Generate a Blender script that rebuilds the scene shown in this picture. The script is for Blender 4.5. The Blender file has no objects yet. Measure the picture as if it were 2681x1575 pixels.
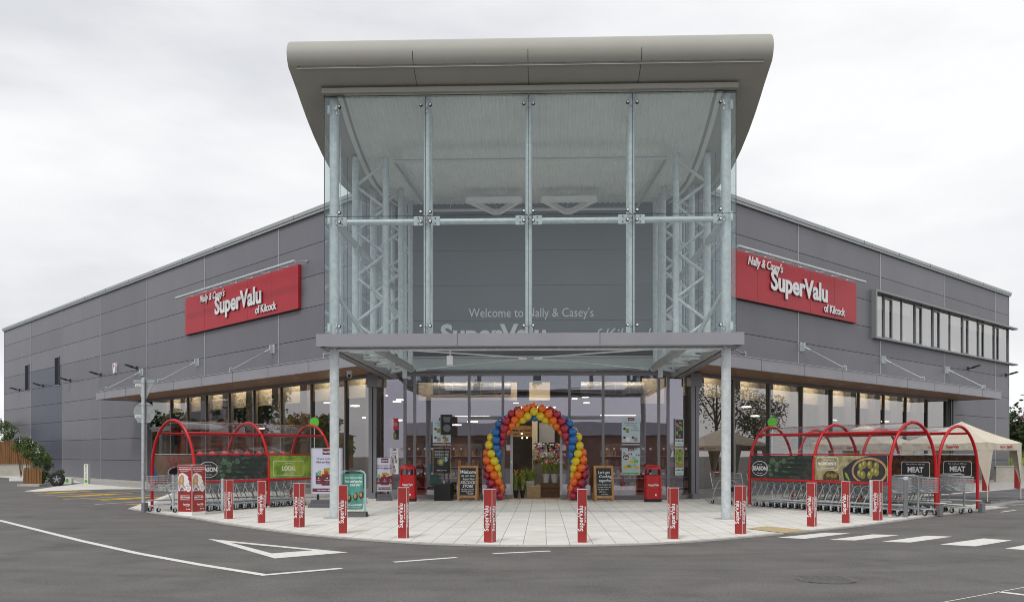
import bpy, math, random
from math import sin, cos, pi, radians, sqrt
from mathutils import Matrix, Vector
S = bpy.context.scene
COL = S.collection
random.seed(7)

# ------------------------------------------------------------------ camera, sky, sun, exposure
cam_d = bpy.data.cameras.new('camera'); cam = bpy.data.objects.new('camera', cam_d); COL.objects.link(cam)
cam.location = (0, 0, 1.6); cam.rotation_euler = (radians(90), 0, 0)
cam_d.sensor_width = 36; cam_d.lens = 36 * 2337 / 2681; cam_d.shift_y = 399.5 / 2681; cam_d.clip_end = 3000
S.camera = cam
S.view_settings.view_transform = 'Standard'; S.view_settings.look = 'None'
S.view_settings.gamma = 1; S.view_settings.use_curve_mapping = False; S.view_settings.exposure = 0.22
S.cycles.use_denoising = True; S.cycles.filter_width = 1.0
S.cycles.max_bounces = 10; S.cycles.transparent_max_bounces = 24; S.cycles.glossy_bounces = 4
S.cycles.diffuse_bounces = 4; S.cycles.caustics_reflective = False; S.cycles.caustics_refractive = False
S.cycles.sample_clamp_indirect = 4

SUN_EL, SUN_AZ = 52, 205      # degrees; azimuth from +Y clockwise
w = bpy.data.worlds.new('World'); S.world = w; w.use_nodes = True
nt = w.node_tree; N = nt.nodes; K = nt.links
for n in list(N): N.remove(n)
wo = N.new('ShaderNodeOutputWorld'); bg = N.new('ShaderNodeBackground')
sky = N.new('ShaderNodeTexSky'); sky.sky_type = 'NISHITA'; sky.sun_disc = False
sky.sun_elevation = radians(SUN_EL); sky.sun_rotation = radians(SUN_AZ); sky.dust_density = 4
sc_ = N.new('ShaderNodeVectorMath'); sc_.operation = 'SCALE'; sc_.inputs[3].default_value = 0.10
K.new(sky.outputs[0], sc_.inputs[0])
tc = N.new('ShaderNodeTexCoord'); mp = N.new('ShaderNodeMapping'); mp.inputs['Scale'].default_value = (1.6, 1.6, 5.0)
K.new(tc.outputs['Generated'], mp.inputs[0])
nz = N.new('ShaderNodeTexNoise'); nz.inputs['Scale'].default_value = 1.7; nz.inputs['Detail'].default_value = 7
nz.inputs['Roughness'].default_value = .52
K.new(mp.outputs[0], nz.inputs[0])
cr = N.new('ShaderNodeValToRGB'); e = cr.color_ramp.elements
e[0].position = .28; e[0].color = (.66, .67, .70, 1)
e[1].position = .62; e[1].color = (.90, .90, .905, 1)
e2 = cr.color_ramp.elements.new(.45); e2.color = (.79, .797, .812, 1)
sp = N.new('ShaderNodeSeparateXYZ'); K.new(tc.outputs['Generated'], sp.inputs[0])
ml = N.new('ShaderNodeMath'); ml.operation = 'MULTIPLY_ADD'; ml.inputs[1].default_value = .13; K.new(sp.outputs[0], ml.inputs[0]); K.new(nz.outputs[0], ml.inputs[2])
K.new(ml.outputs[0], cr.inputs[0])
mx = N.new('ShaderNodeMixRGB'); mx.inputs[0].default_value = .93
K.new(sc_.outputs[0], mx.inputs[1]); K.new(cr.outputs[0], mx.inputs[2])
K.new(mx.outputs[0], bg.inputs[0]); bg.inputs[1].default_value = 1.0
K.new(bg.outputs[0], wo.inputs[0])
sd = bpy.data.lights.new('sun', 'SUN'); sun = bpy.data.objects.new('sun', sd); COL.objects.link(sun)
sd.energy = 1.1; sd.angle = radians(11); sd.color = (1, .97, .93)
az = radians(SUN_AZ); el = radians(SUN_EL)
sun.rotation_euler = Vector((sin(az) * cos(el), cos(az) * cos(el), sin(el))).to_track_quat('Z', 'Y').to_euler()

# ------------------------------------------------------------------ local frame: x along the entrance front, y into the shop
T = radians(2); OX, OY = .41, 21.88
def W(a, b, z=0): return Vector((OX + a * cos(T) + b * sin(T), OY - a * sin(T) + b * cos(T), z))
def at(u, Y):      # local ground point seen at photo column u and distance Y
    X = (u - 1340.5) / 2337 * Y; dx, dy = X - OX, Y - OY
    return (dx * cos(T) - dy * sin(T), dx * sin(T) + dy * cos(T))
Q = sqrt(.5)
def wing(s, t, p=0):   # s=-1 left wing, +1 right wing; t along wall from the corner post, p out from the wall
    return (s * 5.6 + s * Q * t + s * Q * p, 9.7 + Q * t - Q * p)
def WFM(s): return Matrix.Translation((s * 5.6, 9.7, 0)) @ Matrix.Rotation(s * pi / 4, 4, 'Z')   # x = s*t, y = -p

# ------------------------------------------------------------------ materials
def mat(name, col, rough=.6, metal=0., var=0., vscale=4., bump=0., bscale=40., col2=None, spec=None, emit=None, estr=1., stretch=None, det=4):
    m = bpy.data.materials.new(name); m.use_nodes = True
    t = m.node_tree; p = t.nodes['Principled BSDF']
    c = (*col, 1); p.inputs['Base Color'].default_value = c
    p.inputs['Roughness'].default_value = rough; p.inputs['Metallic'].default_value = metal
    if spec is not None: p.inputs['Specular IOR Level'].default_value = spec
    if emit: p.inputs['Emission Color'].default_value = (*emit, 1); p.inputs['Emission Strength'].default_value = estr
    if var or col2 or bump:
        g = t.nodes.new('ShaderNodeNewGeometry'); mpn = t.nodes.new('ShaderNodeMapping')
        t.links.new(g.outputs['Position'], mpn.inputs[0])
        if stretch: mpn.inputs['Scale'].default_value = stretch
    if var or col2:
        n = t.nodes.new('ShaderNodeTexNoise'); n.inputs['Scale'].default_value = vscale; n.inputs['Detail'].default_value = det
        n.inputs['Roughness'].default_value = .6
        r = t.nodes.new('ShaderNodeValToRGB')
        a = tuple(x * (1 - var) for x in col); b = tuple(min(1, x * (1 + var)) for x in (col2 or col))
        if col2: a = col; b = col2
        r.color_ramp.elements[0].position = .33; r.color_ramp.elements[1].position = .67
        r.color_ramp.elements[0].color = (*a, 1); r.color_ramp.elements[1].color = (*b, 1)
        t.links.new(mpn.outputs[0], n.inputs[0]); t.links.new(n.outputs[0], r.inputs[0]); t.links.new(r.outputs[0], p.inputs['Base Color'])
    if bump:
        n2 = t.nodes.new('ShaderNodeTexNoise'); n2.inputs['Scale'].default_value = bscale; n2.inputs['Detail'].default_value = 3
        bp = t.nodes.new('ShaderNodeBump'); bp.inputs['Strength'].default_value = bump; bp.inputs['Distance'].default_value = .02
        t.links.new(mpn.outputs[0], n2.inputs[0]); t.links.new(n2.outputs[0], bp.inputs['Height']); t.links.new(bp.outputs[0], p.inputs['Normal'])
    return m
def glassmat(name, tint, refl, rough=0., rcol=(1, 1, 1)):
    m = bpy.data.materials.new(name); m.use_nodes = True; t = m.node_tree
    for n in list(t.nodes): t.nodes.remove(n)
    o = t.nodes.new('ShaderNodeOutputMaterial'); mxs = t.nodes.new('ShaderNodeMixShader')
    tr = t.nodes.new('ShaderNodeBsdfTransparent'); tr.inputs[0].default_value = (*tint, 1)
    gl = t.nodes.new('ShaderNodeBsdfGlossy'); gl.inputs['Roughness'].default_value = rough; gl.inputs[0].default_value = (*rcol, 1)
    gg = t.nodes.new('ShaderNodeNewGeometry'); dp = t.nodes.new('ShaderNodeVectorMath'); dp.operation = 'DOT_PRODUCT'
    t.links.new(gg.outputs['Incoming'], dp.inputs[0]); t.links.new(gg.outputs['Normal'], dp.inputs[1])
    ab = t.nodes.new('ShaderNodeMath'); ab.operation = 'ABSOLUTE'; t.links.new(dp.outputs['Value'], ab.inputs[0])
    om = t.nodes.new('ShaderNodeMath'); om.operation = 'SUBTRACT'; om.inputs[0].default_value = 1; t.links.new(ab.outputs[0], om.inputs[1])
    lw = t.nodes.new('ShaderNodeMath'); lw.operation = 'POWER'; lw.inputs[1].default_value = 5; t.links.new(om.outputs[0], lw.inputs[0])
    ma = t.nodes.new('ShaderNodeMath'); ma.operation = 'MULTIPLY_ADD'; ma.inputs[1].default_value = 1 - refl; ma.inputs[2].default_value = refl
    ma.use_clamp = True
    nzn = t.nodes.new('ShaderNodeTexNoise'); nzn.inputs['Scale'].default_value = .55; nzn.inputs['Detail'].default_value = 1
    g = t.nodes.new('ShaderNodeNewGeometry'); bp = t.nodes.new('ShaderNodeBump'); bp.inputs['Strength'].default_value = .02; bp.inputs['Distance'].default_value = .1
    t.links.new(g.outputs['Position'], nzn.inputs[0]); t.links.new(nzn.outputs[0], bp.inputs['Height']); t.links.new(bp.outputs[0], gl.inputs['Normal'])
    t.links.new(lw.outputs[0], ma.inputs[0]); t.links.new(ma.outputs[0], mxs.inputs[0])
    t.links.new(tr.outputs[0], mxs.inputs[1]); t.links.new(gl.outputs[0], mxs.inputs[2]); t.links.new(mxs.outputs[0], o.inputs[0])
    return m
M = {}
M['clad'] = mat('grey_cladding', (.155, .155, .178), .42, 0, .05, .6, stretch=(1, 1, .3))
M['cladb'] = mat('grey_cladding', (.148, .148, .170), .46, 0, .05, .6, stretch=(1, 1, .3)); M['cladc'] = mat('grey_cladding', (.163, .162, .184), .40, 0, .05, .6, stretch=(1, 1, .3))
M['cladblue'] = mat('blue_grey_cladding', (.07, .078, .115), .42, 0, .05, .6)
M['dark'] = mat('dark_joint', (.03, .03, .035), .8)
M['trim'] = mat('aluminium_trim', (.42, .43, .45), .4, .4)
M['coping'] = mat('coping_metal', (.36, .38, .38), .4, .3)
M['frame'] = mat('grey_frame', (.20, .20, .215), .4, .2)
M['darkframe'] = mat('dark_frame', (.055, .06, .065), .4, .2)
M['fascia'] = mat('fascia_metal', (.30, .30, .33), .38, .35, .06, .8)
M['soffit'] = mat('timber_soffit', (.30, .165, .10), .5, 0, .12, 3, stretch=(6, 6, 1))
M['roof'] = mat('beige_grey_metal', (.395, .39, .35), .6, 0, .03, 1, spec=.3)
M['deck'] = mat('ribbed_deck', (.70, .73, .70), .5, 0, .04, 2)
M['galv'] = mat('galvanised_steel', (.54, .585, .60), .45, .15, .13, 9, det=8)
M['galvd'] = mat('dull_galvanised_steel', (.36, .38, .39), .5, .4, .15, 9)
M['header'] = mat('header_beam_paint', (.42, .47, .48), .45, .1, .03, 2)
M['glass'] = glassmat('clear_green_glass', (.91, .96, .96), .085, rcol=(.86, .96, 1))
M['edge'] = mat('glass_edge_seal', (.03, .06, .06), .3)
M['shop'] = glassmat('shopfront_glass', (.88, .87, .85), .32, rcol=(.92, .89, .88))
M['ribframe'] = mat('ribbon_frame_metal', (.25, .27, .265), .45, .2)
M['office'] = glassmat('office_window_glass', (.66, .66, .67), .36)
M['slotglass'] = mat('dark_slot_glass', (.012, .014, .03), .7, 0, spec=.15)
M['red'] = mat('red_paint', (.50, .008, .012), .3, 0, .04, 3)
M['signred'] = mat('sign_red', (.45, .018, .03), .5, 0, .05, .8)
M['bollred'] = mat('bollard_red', (.33, .025, .022), .42, 0, .06, 3)
M['white'] = mat('white_print', (.80, .80, .80), .5)
M['wlet'] = mat('white_letter', (.82, .83, .83), .4)
M['shadowred'] = mat('letter_shadow_joint_red', (.16, .01, .015), .5)  # painted shadow of the sign letters, also the panel joints and lower edge
M['black'] = mat('black_plastic', (.015, .015, .016), .45, 0, .1, 20)
M['rubber'] = mat('rubber', (.02, .02, .02), .8)
M['chrome'] = mat('zinc_wire', (.55, .57, .58), .28, .75)
M['poly'] = glassmat('clear_plastic_sheet', (.93, .93, .94), .08, .03)
M['asphalt'] = mat('asphalt', (.134, .130, .127), .85, 0, .12, 1.2, .5, 110, det=12)
M['pave'] = None
M['concrete'] = mat('brushed_concrete', (.42, .41, .385), .8, 0, .08, 3, .2, 60)
M['kerb'] = mat('kerb_stone', (.46, .45, .43), .8, 0, .1, 5)
M['gutter'] = mat('gutter_grit', (.10, .09, .075), .9, 0, 0, 7, col2=(.20, .19, .17), det=8)
M['mark'] = mat('road_paint', (.70, .69, .65), .7, 0, .13, 14, det=8)
M['yellow'] = mat('yellow_paint', (.85, .50, .01), .7, 0, .1, 8)
M['blue'] = mat('blue_road_paint', (.10, .22, .55), .7, 0, .1, 8)
M['wood'] = mat('pine_wood', (.46, .24, .09), .5, 0, .2, 9, stretch=(1, 1, .15))
M['chalk'] = mat('blackboard', (.03, .032, .035), .7, 0, .15, 10)
M['fence'] = mat('fence_timber', (.20, .095, .035), .8, 0, .35, 12, stretch=(1, 1, .1))
M['wallc'] = mat('grey_retaining_wall', (.42, .40, .35), .85, 0, .12, 2)
M['maroon'] = mat('maroon_print', (.13, .02, .035), .5)
M['pale'] = mat('pale_lilac_print', (.55, .56, .70), .4)
M['skyp'] = mat('pale_blue_print', (.50, .62, .66), .45)
M['teal'] = mat('teal_print', (.07, .30, .24), .4, 0, .25, 8)
M['aqua'] = mat('aqua_tube', (.30, .52, .52), .4)
M['greyp'] = mat('grey_plastic', (.13, .135, .15), .5)
M['canvas'] = mat('cream_canvas', (.62, .56, .46), .8, 0, .06, 2)
M['card'] = mat('cardboard', (.40, .29, .16), .8, 0, .08, 8)
M['floor'] = mat('shop_floor', (.30, .28, .26), .35, 0, .05, 1)
M['ceil'] = mat('shop_ceiling', (.10, .10, .11), .8)
M['inwall'] = mat('shop_wall', (.20, .17, .15), .7, 0, .3, .8)
M['cream'] = mat('cream_bulkhead', (.66, .58, .44), .6)
M['lamp'] = mat('lit_lamp', (.9, .85, .7), .5, emit=(1, .9, .72), estr=4)
M['fillpanel'] = mat('added_fill_panel', (.9, .85, .7), .5, emit=(1, .86, .62), estr=16)  # glow for panels added to brighten the shop interior
M['green'] = mat('bright_green', (.12, .50, .04), .4)
M['leafp'] = mat('pot_leaf', (.13, .22, .04), .6, 0, .5, 8, col2=(.32, .38, .08))
M['bucket'] = mat('white_bucket', (.60, .64, .66), .4)
M['brick'] = mat('red_brick', (.24, .13, .10), .8, 0, .15, 2)
M['render'] = mat('white_render', (.72, .72, .70), .7)
M['slate'] = mat('slate_roof', (.10, .10, .12), .6)
M['bark'] = mat('bark', (.10, .07, .045), .9, 0, .3, 6)
M['skin'] = mat('printed_skin', (.62, .36, .24), .6)
M['hair'] = mat('printed_hair', (.50, .30, .12), .6)
M['tactile'] = mat('tactile_buff', (.46, .36, .20), .8, 0, .15, 30)
M['plant_iron'] = mat('cast_iron', (.115, .11, .106), .8, 0, .25, 20)

def slabmat():
    m = bpy.data.materials.new('paving_slabs'); m.use_nodes = True; t = m.node_tree; p = t.nodes['Principled BSDF']
    p.inputs['Roughness'].default_value = .75
    tcn = t.nodes.new('ShaderNodeTexCoord'); br = t.nodes.new('ShaderNodeTexBrick')
    mpn = t.nodes.new('ShaderNodeMapping'); mpn.inputs['Rotation'].default_value = (0, 0, 0)
    t.links.new(tcn.outputs['Object'], mpn.inputs[0])
    # rows run into the picture: swap x and y
    sx = t.nodes.new('ShaderNodeSeparateXYZ'); cb = t.nodes.new('ShaderNodeCombineXYZ')
    t.links.new(mpn.outputs[0], sx.inputs[0]); t.links.new(sx.outputs[0], cb.inputs[1]); t.links.new(sx.outputs[1], cb.inputs[0])
    t.links.new(cb.outputs[0], br.inputs[0])
    br.offset = .5; br.inputs['Scale'].default_value = 1; br.inputs['Brick Width'].default_value = .8; br.inputs['Row Height'].default_value = .41
    br.inputs['Mortar Size'].default_value = .006; br.inputs['Mortar Smooth'].default_value = .2; br.inputs['Bias'].default_value = 0
    br.inputs['Color1'].default_value = (.72, .705, .665, 1); br.inputs['Color2'].default_value = (.765, .75, .71, 1); br.inputs['Mortar'].default_value = (.24, .22, .20, 1)
    n = t.nodes.new('ShaderNodeTexNoise'); n.inputs['Scale'].default_value = 1.3; n.inputs['Detail'].default_value = 10
    t.links.new(tcn.outputs['Object'], n.inputs[0])
    rr = t.nodes.new('ShaderNodeValToRGB'); rr.color_ramp.elements[0].color = (.87, .86, .84, 1); rr.color_ramp.elements[1].color = (1, 1, 1, 1)
    rr.color_ramp.elements[0].position = .3; rr.color_ramp.elements[1].position = .6
    t.links.new(n.outputs[0], rr.inputs[0])
    mm = t.nodes.new('ShaderNodeMixRGB'); mm.blend_type = 'MULTIPLY'; mm.inputs[0].default_value = 1
    t.links.new(br.outputs[0], mm.inputs[1]); t.links.new(rr.outputs[0], mm.inputs[2]); t.links.new(mm.outputs[0], p.inputs['Base Color'])
    return m
M['pave'] = slabmat()

def asphalt_tune():
    m = M['asphalt']; t = m.node_tree; p = t.nodes['Principled BSDF']
    src = p.inputs['Base Color'].links[0].from_socket
    g = t.nodes.new('ShaderNodeNewGeometry')
    # large streaky tyre-worn patches plus fine aggregate
    mp2 = t.nodes.new('ShaderNodeMapping'); mp2.inputs['Scale'].default_value = (.25, .9, 1); mp2.inputs['Rotation'].default_value = (0, 0, radians(-12))
    n = t.nodes.new('ShaderNodeTexNoise'); n.inputs['Scale'].default_value = 1.0; n.inputs['Detail'].default_value = 6
    r = t.nodes.new('ShaderNodeValToRGB'); r.color_ramp.elements[0].position = .35; r.color_ramp.elements[1].position = .7
    r.color_ramp.elements[0].color = (.86, .86, .87, 1); r.color_ramp.elements[1].color = (1.14, 1.13, 1.11, 1)
    n3 = t.nodes.new('ShaderNodeTexNoise'); n3.inputs['Scale'].default_value = 30; n3.inputs['Detail'].default_value = 5; n3.inputs['Roughness'].default_value = .85
    r3 = t.nodes.new('ShaderNodeValToRGB'); r3.color_ramp.elements[0].position = .35; r3.color_ramp.elements[1].position = .68
    r3.color_ramp.elements[0].color = (.62, .62, .62, 1); r3.color_ramp.elements[1].color = (1.45, 1.42, 1.38, 1)
    t.links.new(g.outputs['Position'], mp2.inputs[0]); t.links.new(mp2.outputs[0], n.inputs[0]); t.links.new(n.outputs[0], r.inputs[0])
    t.links.new(g.outputs['Position'], n3.inputs[0]); t.links.new(n3.outputs[0], r3.inputs[0])
    a = t.nodes.new('ShaderNodeMixRGB'); a.blend_type = 'MULTIPLY'; a.inputs[0].default_value = 1
    b = t.nodes.new('ShaderNodeMixRGB'); b.blend_type = 'MULTIPLY'; b.inputs[0].default_value = 1
    t.links.new(src, a.inputs[1]); t.links.new(r.outputs[0], a.inputs[2]); t.links.new(a.outputs[0], b.inputs[1]); t.links.new(r3.outputs[0], b.inputs[2])
    ns = t.nodes.new('ShaderNodeTexNoise'); ns.inputs['Scale'].default_value = .55; ns.inputs['Detail'].default_value = 9; ns.inputs['Roughness'].default_value = .68
    rs = t.nodes.new('ShaderNodeValToRGB'); rs.color_ramp.elements[0].position = .54; rs.color_ramp.elements[1].position = .64
    rs.color_ramp.elements[0].color = (1, 1, 1, 1); rs.color_ramp.elements[1].color = (.80, .80, .81, 1)
    t.links.new(g.outputs['Position'], ns.inputs[0]); t.links.new(ns.outputs[0], rs.inputs[0])
    vn = t.nodes.new('ShaderNodeTexVoronoi'); vn.inputs['Scale'].default_value = 9; rv = t.nodes.new('ShaderNodeValToRGB'); rv.color_ramp.elements[0].position = .045; rv.color_ramp.elements[1].position = .06
    rv.color_ramp.elements[0].color = (1.7, 1.68, 1.6, 1); rv.color_ramp.elements[1].color = (1, 1, 1, 1)
    t.links.new(g.outputs['Position'], vn.inputs[0]); t.links.new(vn.outputs['Distance'], rv.inputs[0])
    c1 = t.nodes.new('ShaderNodeMixRGB'); c1.blend_type = 'MULTIPLY'; c1.inputs[0].default_value = 1; c2 = t.nodes.new('ShaderNodeMixRGB'); c2.blend_type = 'MULTIPLY'; c2.inputs[0].default_value = .6
    t.links.new(b.outputs[0], c1.inputs[1]); t.links.new(rs.outputs[0], c1.inputs[2]); t.links.new(c1.outputs[0], c2.inputs[1]); t.links.new(rv.outputs[0], c2.inputs[2])
    cx_ = t.nodes.new('ShaderNodeVectorMath'); cx_.operation = 'DISTANCE'; cx_.inputs[1].default_value = (-.3, 28.5, 0); t.links.new(g.outputs['Position'], cx_.inputs[0])
    wn = t.nodes.new('ShaderNodeTexNoise'); wn.inputs['Scale'].default_value = .12; t.links.new(g.outputs['Position'], wn.inputs[0])
    wa = t.nodes.new('ShaderNodeMath'); wa.operation = 'MULTIPLY_ADD'; wa.inputs[1].default_value = 3.0; t.links.new(wn.outputs[0], wa.inputs[0]); t.links.new(cx_.outputs['Value'], wa.inputs[2])
    mr = t.nodes.new('ShaderNodeMapRange'); mr.inputs[1].default_value = 14; mr.inputs[2].default_value = 24; t.links.new(wa.outputs[0], mr.inputs[0])
    tr_ = t.nodes.new('ShaderNodeValToRGB'); el_ = tr_.color_ramp.elements; el_[0].position = 0; el_[0].color = (1, 1, 1, 1); el_[1].position = 1; el_[1].color = (1, 1, 1, 1)
    for pc in (.22, .40, .47, .66, .72, .86):
        for dp_, vv in ((-.022, 1), (0, .86), (.022, 1)): q_ = el_.new(pc + dp_); q_.color = (vv, vv, vv, 1)
    c3 = t.nodes.new('ShaderNodeMixRGB'); c3.blend_type = 'MULTIPLY'; c3.inputs[0].default_value = .8
    t.links.new(mr.outputs[0], tr_.inputs[0]); t.links.new(c2.outputs[0], c3.inputs[1]); t.links.new(tr_.outputs[0], c3.inputs[2])
    t.links.new(c3.outputs[0], p.inputs['Base Color'])
asphalt_tune()

def leafmat(name, c1, c2):
    m = mat(name, c1, .7, 0, 0, 3, col2=c2); m.node_tree.nodes['Principled BSDF'].inputs['Subsurface Weight'].default_value = 0
    n = [x for x in m.node_tree.nodes if x.type == 'TEX_NOISE'][0]; n.inputs['Scale'].default_value = 1.1; n.inputs['Detail'].default_value = 6
    return m
M['leafA'] = leafmat('leaf_mid', (.028, .06, .012), (.12, .20, .035))
M['leafB'] = leafmat('leaf_dark', (.02, .04, .012), (.06, .10, .03))
M['leafC'] = leafmat('leaf_autumn', (.25, .13, .02), (.30, .22, .03))

# ------------------------------------------------------------------ mesh builder
class MB:
    def __init__(s): s.V = []; s.F = []; s.I = []; s.mats = []
    def m(s, k):
        k = M[k] if isinstance(k, str) else k
        if k not in s.mats: s.mats.append(k)
        return s.mats.index(k)
    def add(s, vs, fs, k, X=None):
        o = len(s.V); i = s.m(k)
        s.V += [tuple(X @ Vector(v)) if X is not None else tuple(v) for v in vs]
        s.F += [tuple(o + j for j in f) for f in fs]; s.I += [i] * len(fs)
        return s
    def box(s, x0, y0, z0, x1, y1, z1, k, X=None):
        if x0 > x1: x0, x1 = x1, x0
        if y0 > y1: y0, y1 = y1, y0
        if z0 > z1: z0, z1 = z1, z0
        vs = [(x0, y0, z0), (x1, y0, z0), (x1, y1, z0), (x0, y1, z0), (x0, y0, z1), (x1, y0, z1), (x1, y1, z1), (x0, y1, z1)]
        return s.add(vs, [(3, 2, 1, 0), (4, 5, 6, 7), (0, 1, 5, 4), (1, 2, 6, 5), (2, 3, 7, 6), (3, 0, 4, 7)], k, X)
    def tube(s, pts, r, k, n=8, X=None, r2=None, closed=False):
        P = [Vector(p) for p in pts]; vs = []; fs = []; L = len(P)
        up = None
        for i, p in enumerate(P):
            if closed: d = P[(i + 1) % L] - P[i - 1]
            else: d = (P[min(i + 1, L - 1)] - P[max(i - 1, 0)])
            d.normalize()
            if up is None: up = Vector((0, 0, 1)) if abs(d.z) < .9 else Vector((1, 0, 0))
            a = d.cross(up)
            if a.length < 1e-4: up = Vector((1, 0, 0)) if abs(d.x) < .9 else Vector((0, 1, 0)); a = d.cross(up)
            a.normalize(); b = d.cross(a); up = -b if False else up
            rr = r if r2 is None else r + (r2 - r) * i / max(1, L - 1)
            for j in range(n):
                t = 2 * pi * j / n; vs.append(p + a * cos(t) * rr + b * sin(t) * rr)
        R = L if closed else L - 1
        for i in range(R):
            for j in range(n):
                i2 = (i + 1) % L; fs.append((i * n + j, i * n + (j + 1) % n, i2 * n + (j + 1) % n, i2 * n + j))
        if not closed: fs += [tuple(range(n))[::-1], tuple((L - 1) * n + j for j in range(n))]
        return s.add(vs, fs, k, X)
    def prism(s, poly, z0, z1, k, X=None, side=None):       # poly in xy, extruded in z
        n = len(poly); vs = [(x, y, z0) for x, y in poly] + [(x, y, z1) for x, y in poly]
        s.add(vs, [tuple(range(n))[::-1], tuple(range(n, 2 * n))], k, X)
        return s.add(vs, [(i, (i + 1) % n, n + (i + 1) % n, n + i) for i in range(n)], side or k, X)
    def slab(s, poly, y0, y1, k, X=None):        # poly in xz (counter-clockwise seen from -y), extruded in y
        n = len(poly); vs = [(x, y0, z) for x, z in poly] + [(x, y1, z) for x, z in poly]
        return s.add(vs, [tuple(range(n)), tuple(range(n, 2 * n))[::-1]] + [((i + 1) % n, i, n + i, n + (i + 1) % n) for i in range(n)], k, X)
    def ell(s, cx, cz, rx, rz, y0, y1, k, n=20, X=None, a0=0):
        return s.slab([(cx + rx * cos(a0 + 2 * pi * i / n), cz + rz * sin(a0 + 2 * pi * i / n)) for i in range(n)], y0, y1, k, X)
    def lathe(s, prof, k, n=16, X=None):      # prof (r,z)
        vs = []; fs = []
        for r, z in prof:
            for j in range(n): vs.append((r * cos(2 * pi * j / n), r * sin(2 * pi * j / n), z))
        for i in range(len(prof) - 1):
            for j in range(n): fs.append((i * n + j, i * n + (j + 1) % n, (i + 1) * n + (j + 1) % n, (i + 1) * n + j))
        fs += [tuple(range(n))[::-1], tuple((len(prof) - 1) * n + j for j in range(n))]
        return s.add(vs, fs, k, X)
    def ball(s, c, r, k, n=12, X=None, sq=(1, 1, 1)):
        pr = [(max(1e-3, r * sin(pi * i / (n // 2 + 2))), -r * cos(pi * i / (n // 2 + 2))) for i in range(n // 2 + 3)]
        Y = Matrix.Translation(c) @ Matrix.Diagonal((*sq, 1))
        return s.lathe(pr, k, n, (X @ Y) if X is not None else Y)
    def text(s, txt, x, z, size, k, y=-.004, X=None, bold=0., shear=0., xs=1., ext=.0015, align='LEFT', rot=0., side=None, spacing=1., res=3):
        vs, fs = textmesh(txt, bold, shear, ext / size, align, spacing, res)
        Y = Matrix.Translation((x, y, z)) @ Matrix.Rotation(rot, 4, 'Y') @ Matrix.Diagonal((size * xs, size, size, 1))
        if X is not None: Y = X @ Y
        return s.add(vs, fs, k, Y)
    def build(s, name, parent=None, smooth=False, X=None):
        me = bpy.data.meshes.new(name)
        V = s.V if X is None else [tuple(X @ Vector(v)) for v in s.V]
        me.from_pydata(V, [], s.F)
        for m_ in s.mats: me.materials.append(m_)
        me.polygons.foreach_set('material_index', s.I)
        if smooth: me.polygons.foreach_set('use_smooth', [True] * len(s.F))
        me.update()
        o = bpy.data.objects.new(name, me); COL.objects.link(o)
        if parent is not None: o.parent = parent
        if smooth:
            try: me.set_sharp_from_angle(angle=radians(40))
            except Exception: pass
        return o
def split_build(g, nv, nf, name, parent):      # one object per piece
    for i in range(len(g.V) // nv):
        h = MB(); h.V = g.V[i * nv:(i + 1) * nv]; h.F = [tuple(j - i * nv for j in f) for f in g.F[i * nf:(i + 1) * nf]]; h.I = g.I[i * nf:(i + 1) * nf]; h.mats = g.mats; h.build(name, parent)
_tc = {}
def textmesh(txt, bold, shear, ext, align, spacing, res):
    key = (txt, bold, shear, round(ext, 5), align, spacing, res)
    if key in _tc: return _tc[key]
    c = bpy.data.curves.new('t', 'FONT'); c.body = txt; c.size = 1; c.offset = bold; c.shear = shear; c.extrude = ext; c.align_x = align
    c.space_character = spacing; c.resolution_u = res
    o = bpy.data.objects.new('t', c); COL.objects.link(o)
    bpy.context.view_layer.update()
    me = bpy.data.meshes.new_from_object(o.evaluated_get(bpy.context.evaluated_depsgraph_get()))
    vs = [(v.co.x, -v.co.z, v.co.y) for v in me.vertices]; fs = [tuple(p.vertices) for p in me.polygons]
    bpy.data.objects.remove(o); bpy.data.curves.remove(c); bpy.data.meshes.remove(me)
    _tc[key] = (vs, fs); return _tc[key]

def props(o, label=None, cat=None, group=None, kind=None):
    if label: o['label'] = label
    if cat: o['category'] = cat
    if group: o['group'] = group
    if kind: o['kind'] = kind
    return o
def thing(name, label, cat, a, b, z=0, rot=0, group=None):
    o = bpy.data.objects.new(name, None); COL.objects.link(o); o.empty_display_size = .2
    o.location = W(a, b, z); o.rotation_euler = (0, 0, rot - T)
    return props(o, label, cat, group)
def clone(root, a, b, z=0, rot=0, label=None, group=None, skip=()):
    r = root.copy(); COL.objects.link(r); r.location = W(a, b, z); r.rotation_euler = (0, 0, rot - T)
    if label: r['label'] = label
    if group: r['group'] = group
    for ch in list(root.children):
        if ch.name.split('.')[0] in skip: continue
        c = ch.copy(); COL.objects.link(c); c.parent = r
        for g in list(ch.children):
            d = g.copy(); COL.objects.link(d); d.parent = c
    return r
FR = bpy.data.objects.new  # shorthand unused outside
ROOT = Matrix.Translation((OX, OY, 0)) @ Matrix.Rotation(-T, 4, 'Z')     # local -> world
def struct(name, mb, smooth=False):
    o = mb.build(name); o.matrix_world = ROOT; return props(o, kind='structure')

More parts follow.
